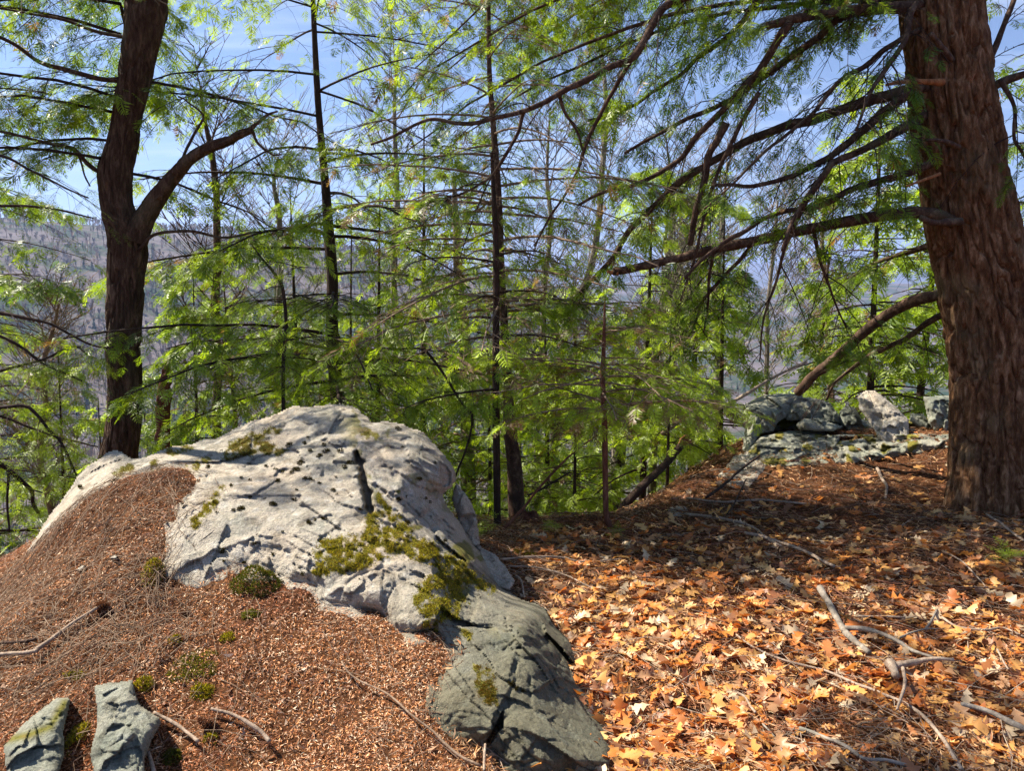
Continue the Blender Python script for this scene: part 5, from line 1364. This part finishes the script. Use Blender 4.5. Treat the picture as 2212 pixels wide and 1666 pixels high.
gstick('short pale twig right of the lichen-crusted stick', [T9(2040,880),T9(2080,960),T9(2110,1010)], 2.4, 2, 'dead_wood', .05, 25)
gstick('curved straw-coloured twig near the right edge', [T9(1680,240),T9(1800,300),T9(1900,400),T9(1960,470)], 2, 1.6, 'dead_wood', .03, 26)
gstick('flat yellow strip of wood in the leaves on the right', [T9(1140,660),T9(1300,668),T9(1440,672)], 2.6, 2.2, 'dead_wood', .03, 27)
gstick('pair of long dull sticks slanting toward the right edge', [T9(1680,670),T9(1780,730),T9(1950,750),T9(2080,740),T9(2220,800)], 2.6, 2.2, 'dead_wood', .03, 28)

def cone(label, u, v, seed, size=.05):
    z = .2
    for _ in range(15):
        q = PZ(u, v, z); z = .5 * z + .5 * float(ground_z(q[0], q[1]))
    c = PZ(u, v, z); r = np.random.RandomState(seed); ax = norm(np.array([r.normal(), r.normal(), .25])); sd = norm(np.cross(ax, [0, 0, 1.0])); up = np.cross(sd, ax)
    Vs = []
    for i in range(70):
        t = (i + .5) / 70; w = size * .42 * math.sin(math.pi * (t * .85 + .1)); a = i * 2.4
        d = math.cos(a) * sd + math.sin(a) * up; b = c + up * size * .3 + ax * size * (t - .5); s2 = np.cross(ax, d) * size * .13
        Vs += [b + d * w * .3 - s2, b + d * w * .3 + s2, b + d * w + ax * size * .1]
    V = np.array(Vs)
    tag(obj('pine_cone', mesh('pine_cone', V, np.arange(len(V)).reshape(-1, 3), M['litter'], False, col=np.tile([.13, .06, .035], (len(V), 1)))), label, 'pine cone')
cone('dark spiky cone lying at the upper end of the weathered stick', 222, 1322, 1, .07)
cone('reddish dark cone in the needles right of the wedge stone', 445, 1578, 2, .075)
cone('small cone in the needles near the big moss clump', 402, 1330, 3, .04)
lying_rock('small pale stone chip among needles above the moss ball', [(232,1206),(246,1198),(258,1200),(250,1210)], 'rock', .02, .3, 51, .02)
lying_rock('little light stone in the twig tangle on the left mound', [(162,1232),(175,1222),(186,1218),(182,1230),(168,1236)], 'rock', .02, .3, 53, .02)
# ------------------------------------------------------------------ moss
def tufts(name, label, base, nrmv, seed, ln, wd, cols, parent=None, cat='moss', tilt=.5):
    r = np.random.RandomState(seed); n = len(base)
    d = norm(nrmv + r.normal(0, tilt, (n, 3)))
    s = norm(np.cross(d, r.normal(0, 1, (n, 3))))
    L = r.uniform(*ln, n)[:, None]; w = r.uniform(*wd, n)[:, None]
    V = np.stack([base - s * w, base + s * w, base + d * L], 1).reshape(-1, 3)
    F = np.arange(len(V)).reshape(-1, 3)
    C = np.array(cols)[r.randint(0, len(cols), n)] * r.uniform(.7, 1.3, (n, 1))
    TRI_COUNT[0] += n
    o = obj(name, mesh(name, V, F, M['moss'], False, col=np.repeat(C, 3, 0)), parent)
    return tag(o, label, cat, kind='stuff')
MG = [(.34, .31, .02), (.22, .21, .015), (.44, .38, .03), (.08, .08, .012), (.30, .19, .03), (.12, .09, .03)]
MO = [(.16, .10, .02), (.10, .09, .015), (.22, .11, .02), (.07, .05, .015), (.14, .13, .015)]
def mpts(pl, n, r):
    pl = np.array(pl, float); lo, hi = pl.min(0), pl.max(0)
    u = r.uniform(lo[0], hi[0], n * 4); v = r.uniform(lo[1], hi[1], n * 4)
    q = np.stack([u * .05, v * .05, 0 * u], -1)
    j = r.normal(0, 3.5, (2, len(u)))
    k = in_poly(u + 15 * fbm(q, 91, 5, .6) + j[0], v + 15 * fbm(q, 92, 5, .6) + j[1], pl) & (fbm(q * 1.8, 97, 5, .6) > -.24 + .25 * r.rand(len(u)))
    return u[k], v[k]
rm = np.random.RandomState(5)
gu, gv, ou, ov = [], [], [], []
for pl, kk in MOSS:
    pa = np.array(pl, float); area = (pa.max(0) - pa.min(0)).prod()
    u, v = mpts(pl, int(area * .85), rm)
    (ou if kk else gu).append(u); (ov if kk else gv).append(v)
for (uu, vv, cols, lb, sd) in ((gu, gv, MG, 'bright yellow-green moss spreading over the right shoulder of the boulder', 1), (ou, ov, MO, 'rusty brown moss in streaks near the crest of the boulder', 2)):
    p, n, i = on_boulder(np.concatenate(uu), np.concatenate(vv))
    p = p + np.random.RandomState(sd).normal(0, .003, p.shape)
    lump = np.clip(fbm(p * 22, 4, 3) + .3, 0, 1)[:, None]
    tufts('boulder_moss', lb, (p - n * .004 + n * lump * .004)[i], n[i], sd, (.0025, .007), (.001, .0022), cols)
# dark cushions dotted over the rock
r = np.random.RandomState(77)
spots = [(658,958),(700,962),(575,1008),(640,1015),(705,975),(650,1000),(175,1053),(200,1080),(610,1020),(540,1075),(612,1258),(860,927),(930,1178),(880,1160),(625,962),(670,975),(690,985),(745,1010),(660,1035),(690,1045),(590,1090),
         (700,1120),(668,1130),(755,1000),(735,975),(720,1060),(500,1050),(463,1085),(940,1000),(905,1035),(860,1080),(928,1085),(880,1130),(640,1060),(600,1040),(480,1190),(550,1175),(610,1150),(1105,1478),(1115,1490),(1130,1495),(890,1150),(960,1170),(985,1200),(450,1010),(430,1040),(520,1100),(395,1090),(250,1040),(225,1060)]
us_ = [s[0] for s in spots] + list(r.uniform(450, 960, 40)); vs_ = [s[1] for s in spots] + list(r.uniform(930, 1260, 40))
Bs, Ns = [], []
for u, v in zip(us_, vs_):
    rad = r.uniform(1.0, 5.0) * (1.05 if (u, v) in spots else .55); m = int(34 * rad * rad)
    a = r.uniform(0, 6.283, m); ph = r.uniform(0, 6.28); q = rad * np.sqrt(r.rand(m)) * (1 + .45 * np.sin(2 * a + ph) + .25 * np.sin(5 * a))
    p, n, i = on_boulder(u + q * np.cos(a) * 1.5, v + q * np.sin(a))
    p = p + n * (.003 * (1 - (q / rad) ** 2))[:, None]
    Bs.append(p[i]); Ns.append(n[i])
tufts('boulder_moss', 'small near-black moss cushions dotted over the pale boulder', np.concatenate(Bs), np.concatenate(Ns), 8, (.004, .010), (.001, .0022), [(.045, .04, .012), (.025, .02, .01), (.08, .06, .015)])
def cushion(label, u, v, w, h, seed, cols=MG, n=None, lift=.03):
    r = np.random.RandomState(seed)
    z = .2
    for _ in range(15):
        q = PZ(u, v, z); z = .5 * z + .5 * float(ground_z(q[0], q[1]))
    c = PZ(u, v, z); sc2 = c[1] / FPX
    n = n or int(w * h * 1.6)
    a = r.uniform(0, 6.283, n); q = np.sqrt(r.rand(n))
    x = c[0] + q * np.cos(a) * w * sc2 + 0; y = c[1] + q * np.sin(a) * h * sc2 * 1.6
    k = fbm(np.stack([x * 30, y * 30, 0 * x], -1), seed, 3) > -.25 - .5 * (1 - q)
    x, y, q = x[k], y[k], q[k]
    hh = lift * np.clip(1 - q ** 2, 0, 1) * (0.7 + .6 * fbm(np.stack([x * 25, y * 25, 0 * x], -1), seed + 1, 3))
    base = np.stack([x, y, ground_z(x, y) + hh], -1)
    nn = ground_n(x, y)
    return tufts('moss_cushion', label, base, nn, seed, (.007, .018), (.0012, .003), cols, None, 'moss', .6)
cushion('large domed moss clump tucked under the lower left edge of the boulder', 552, 1262, 58, 26, 31, [(.13,.15,.02),(.08,.10,.015),(.17,.12,.02),(.05,.06,.012)], lift=.07)
cushion('bright moss ball at the left lower corner of the pale boulder face', 330, 1243, 26, 18, 32, lift=.06)
cushion('moss clump just above the wedge stone', 312, 1482, 24, 12, 33, lift=.04)
cushion('flat green moss patch in needles above the left stone', 162, 1463, 27, 9, 34, lift=.015)
cushion('small green moss dot in the middle of the mound', 380, 1386, 15, 8, 35, lift=.02)
cushion('yellowish moss dot right of the middle of the mound', 492, 1380, 19, 9, 36, lift=.02)
cushion('little moss tuft below the large clump', 540, 1330, 22, 9, 37, [(.17,.19,.03),(.1,.09,.02)], lift=.015)
cushion('thin moss film around the centre of the needle mound', 420, 1440, 60, 30, 38, [(.17,.17,.02),(.1,.1,.02)], n=1200, lift=.008)
cushion('moss tuft between the two grey stones', 165, 1600, 22, 28, 39, lift=.03)
cushion('moss knob in the needles right of the wedge stone', 455, 1600, 18, 10, 40, lift=.03)
cushion('dark moss knob near the bottom edge, left half', 375, 1640, 26, 12, 41, [(.06,.07,.015),(.1,.1,.015)], lift=.03)
cushion('moss mat on the floor between boulder and centre stump', 1125, 1195, 36, 16, 42, [(.26,.20,.02),(.19,.17,.02)], lift=.015)
cushion('moss tuft high on the mound among the needles', 440, 1500, 30, 12, 43, n=900, lift=.012)
# little evergreen seedlings and a lichen clump
def seedling(label, u, v, seed, size=.1):
    z = 0
    for _ in range(15):
        q = PZ(u, v, z); z = .5 * z + .5 * float(ground_z(q[0], q[1]))
    c = PZ(u, v, z); rr = np.random.RandomState(seed)
    t = thing('hemlock_seedling', label, 'seedling', c)
    A = np.array([c + [0, 0, -.02], c + [0.005, 0, .04], c + [.01, 0, .09]])
    obj('stem', limb_mesh('stem', resample(A, 6), .0025, .001, 'red_bark', 5, .1, seed), t)
    n = 16; a = rr.uniform(0, 6.28, n)
    d = norm(np.stack([np.cos(a), np.sin(a), rr.uniform(0, .5, n)], -1))
    foliage('foliage', t, c + np.array([0, 0, 1]) * rr.uniform(.02, .1, (n, 1)), d, np.tile([0, 0, 1.0], (n, 1)) + rr.normal(0, .2, (n, 3)), rr.uniform(.7, 1.2, n) * size, 0, (2, 4), 1.2, seed)
seedling('tiny bright hemlock seedling in the shade behind the boulder shoulder', 1030, 1165, 1, .16)
seedling('small hemlock seedling growing right of the centre stump', 1195, 1160, 2, .1)
seedling('feathery green sprig at the right edge of the forest floor', 2180, 1220, 3, .13)
seedling('little green sprig under the reddish sapling', 1330, 1165, 4, .08)

# ------------------------------------------------------------------ far woods
def far_woods():
    r = np.random.RandomState(99)
    # evergreens
    def pts(n, r0, r1):
        q = r.rand(n); rad = r0 * (r1 / r0) ** q; a = np.radians(r.uniform(-42, 42, n))
        x, y = rad * np.sin(a), rad * np.cos(a)
        return x, y, ground_z(x, y), rad
    x, y, z, rad = pts(4200, 70, 1900)
    k = fbm(np.stack([x * .012, y * .012, 0 * x], -1), 44, 4) < .12
    x, y, z = x[k], y[k], z[k]; n = len(x)
    h = r.uniform(6, 15, n); w = h * r.uniform(.16, .26, n)
    nt_ = 3; Vs = []
    for t in range(3):
        zt = z + h * (.12 + .27 * t); rt = w * (1 - .28 * t)
        a0 = r.uniform(0, 6, n)
        ring = [np.stack([x + rt * r.uniform(.7, 1.15, n) * np.cos(a0 + j * 1.2566), y + rt * np.sin(a0 + j * 1.2566), zt - h * .03 * (j % 2)], -1) for j in range(5)]
        apex = np.stack([x, y, zt + h * .36], -1)
        for j in range(5):
            Vs.append(np.stack([ring[j], ring[(j + 1) % 5], apex], 1))
    V = np.concatenate(Vs, 0).reshape(-1, 3)
    col = np.array([.035, .06, .028]) * r.uniform(.6, 1.6, (n, 1))
    C = np.tile(np.repeat(col, 3, 0), (15, 1))
    TRI_COUNT[0] += len(V) // 3
    o = obj('distant_evergreens', mesh('distant_evergreens', V, np.arange(len(V)).reshape(-1, 3), M['litter'], False, col=C))
    tag(o, 'mass of dark evergreens covering the slopes beyond the drop', 'woods', kind='stuff')
    # leafless crowns
    x1, y1, z1, rd1 = pts(4500, 60, 420)
    x2, y2, z2, rd2 = pts(11000, 420, 1900)
    kk = (np.degrees(np.arctan2(x2, y2)) < 10)
    x = np.concatenate([x1, x2[kk]]); y = np.concatenate([y1, y2[kk]]); z = np.concatenate([z1, z2[kk]]); rad = np.concatenate([rd1, rd2[kk]]); n = len(x)
    h = r.uniform(8, 17, n)
    Vs, Cs = [], []
    col = np.array([(.16, .13, .125), (.13, .115, .12), (.2, .155, .13), (.15, .15, .11)])[r.randint(0, 4, n)] * r.uniform(.7, 1.25, (n, 1))
    for j in range(9):
        s = np.clip(rad * .0016, .06, 1.5)
        b = np.stack([x, y, z + h * (r.uniform(.25, .6, n) if j else 0)], -1)
        a = r.uniform(0, 6.283, n)
        e = np.stack([x + np.cos(a) * h * .22 * r.uniform(.3, 1, n), y + np.sin(a) * h * .22, z + h * r.uniform(.7, 1, n)], -1)
        wv = np.stack([np.cos(a + 1.57), np.sin(a + 1.57), 0 * a], -1) * (.5 * s + .25 * s * (j > 0))[:, None] * r.uniform(.5, 1, (n, 1))
        Vs.append(np.stack([b, e - wv, e + wv], 1) if j else np.stack([b - wv, b + wv, e], 1)); Cs.append(np.repeat(col, 3, 0))
    V = np.concatenate(Vs, 0).reshape(-1, 3)
    TRI_COUNT[0] += len(V) // 3
    o = obj('distant_bare_woods', mesh('distant_bare_woods', V, np.arange(len(V)).reshape(-1, 3), M['litter'], False, col=np.concatenate(Cs)))
    tag(o, 'mass of leafless grey-brown woods on the hills across the valley', 'woods', kind='stuff')
far_woods()

# ------------------------------------------------------------------ air
m, t, n_, l_ = new_mat('hazy_air')
pv = n_.new('ShaderNodeVolumePrincipled')
pv.inputs['Color'].default_value = (0.42, 0.56, 1.0, 1)
pv.inputs['Density'].default_value = 0.00014
pv.inputs['Anisotropy'].default_value = 0.2
ov_ = n_.new('ShaderNodeOutputMaterial'); l_.new(pv.outputs[0], ov_.inputs['Volume'])
S = 26000.0; zb, zt_ = -220.0, 780.0
V = np.array([(sx * S, sy * S, zz) for zz in (zb, zt_) for sy in (-1, 1) for sx in (-1, 1)])
F = np.array([(0, 2, 3, 1), (4, 5, 7, 6), (0, 1, 5, 4), (2, 6, 7, 3), (0, 4, 6, 2), (1, 3, 7, 5)])
haze = obj('haze', mesh('haze', V, F, m, False)); haze['kind'] = 'stuff'

for o in bpy.data.objects:
    if '_o' in o: del o['_o']
open('/tmp/tris.txt','w').write(str(sum(len(o.data.loops)-2*len(o.data.polygons) for o in bpy.data.objects if o.type=='MESH' and o.name.split('.')[0]!='oak_leaf')) + chr(10) + chr(10).join(sorted(['%9d %s %s'%(len(o.data.loops)-2*len(o.data.polygons),o.name,o.parent.name if o.parent else '') for o in bpy.data.objects if o.type=='MESH'])[-45:]))
print('TRIS', TRI_COUNT[0], 'verts all', sum(len(o.data.vertices) for o in bpy.data.objects if o.type == 'MESH'), 'polys', sum(len(o.data.polygons) for o in bpy.data.objects if o.type == 'MESH'))
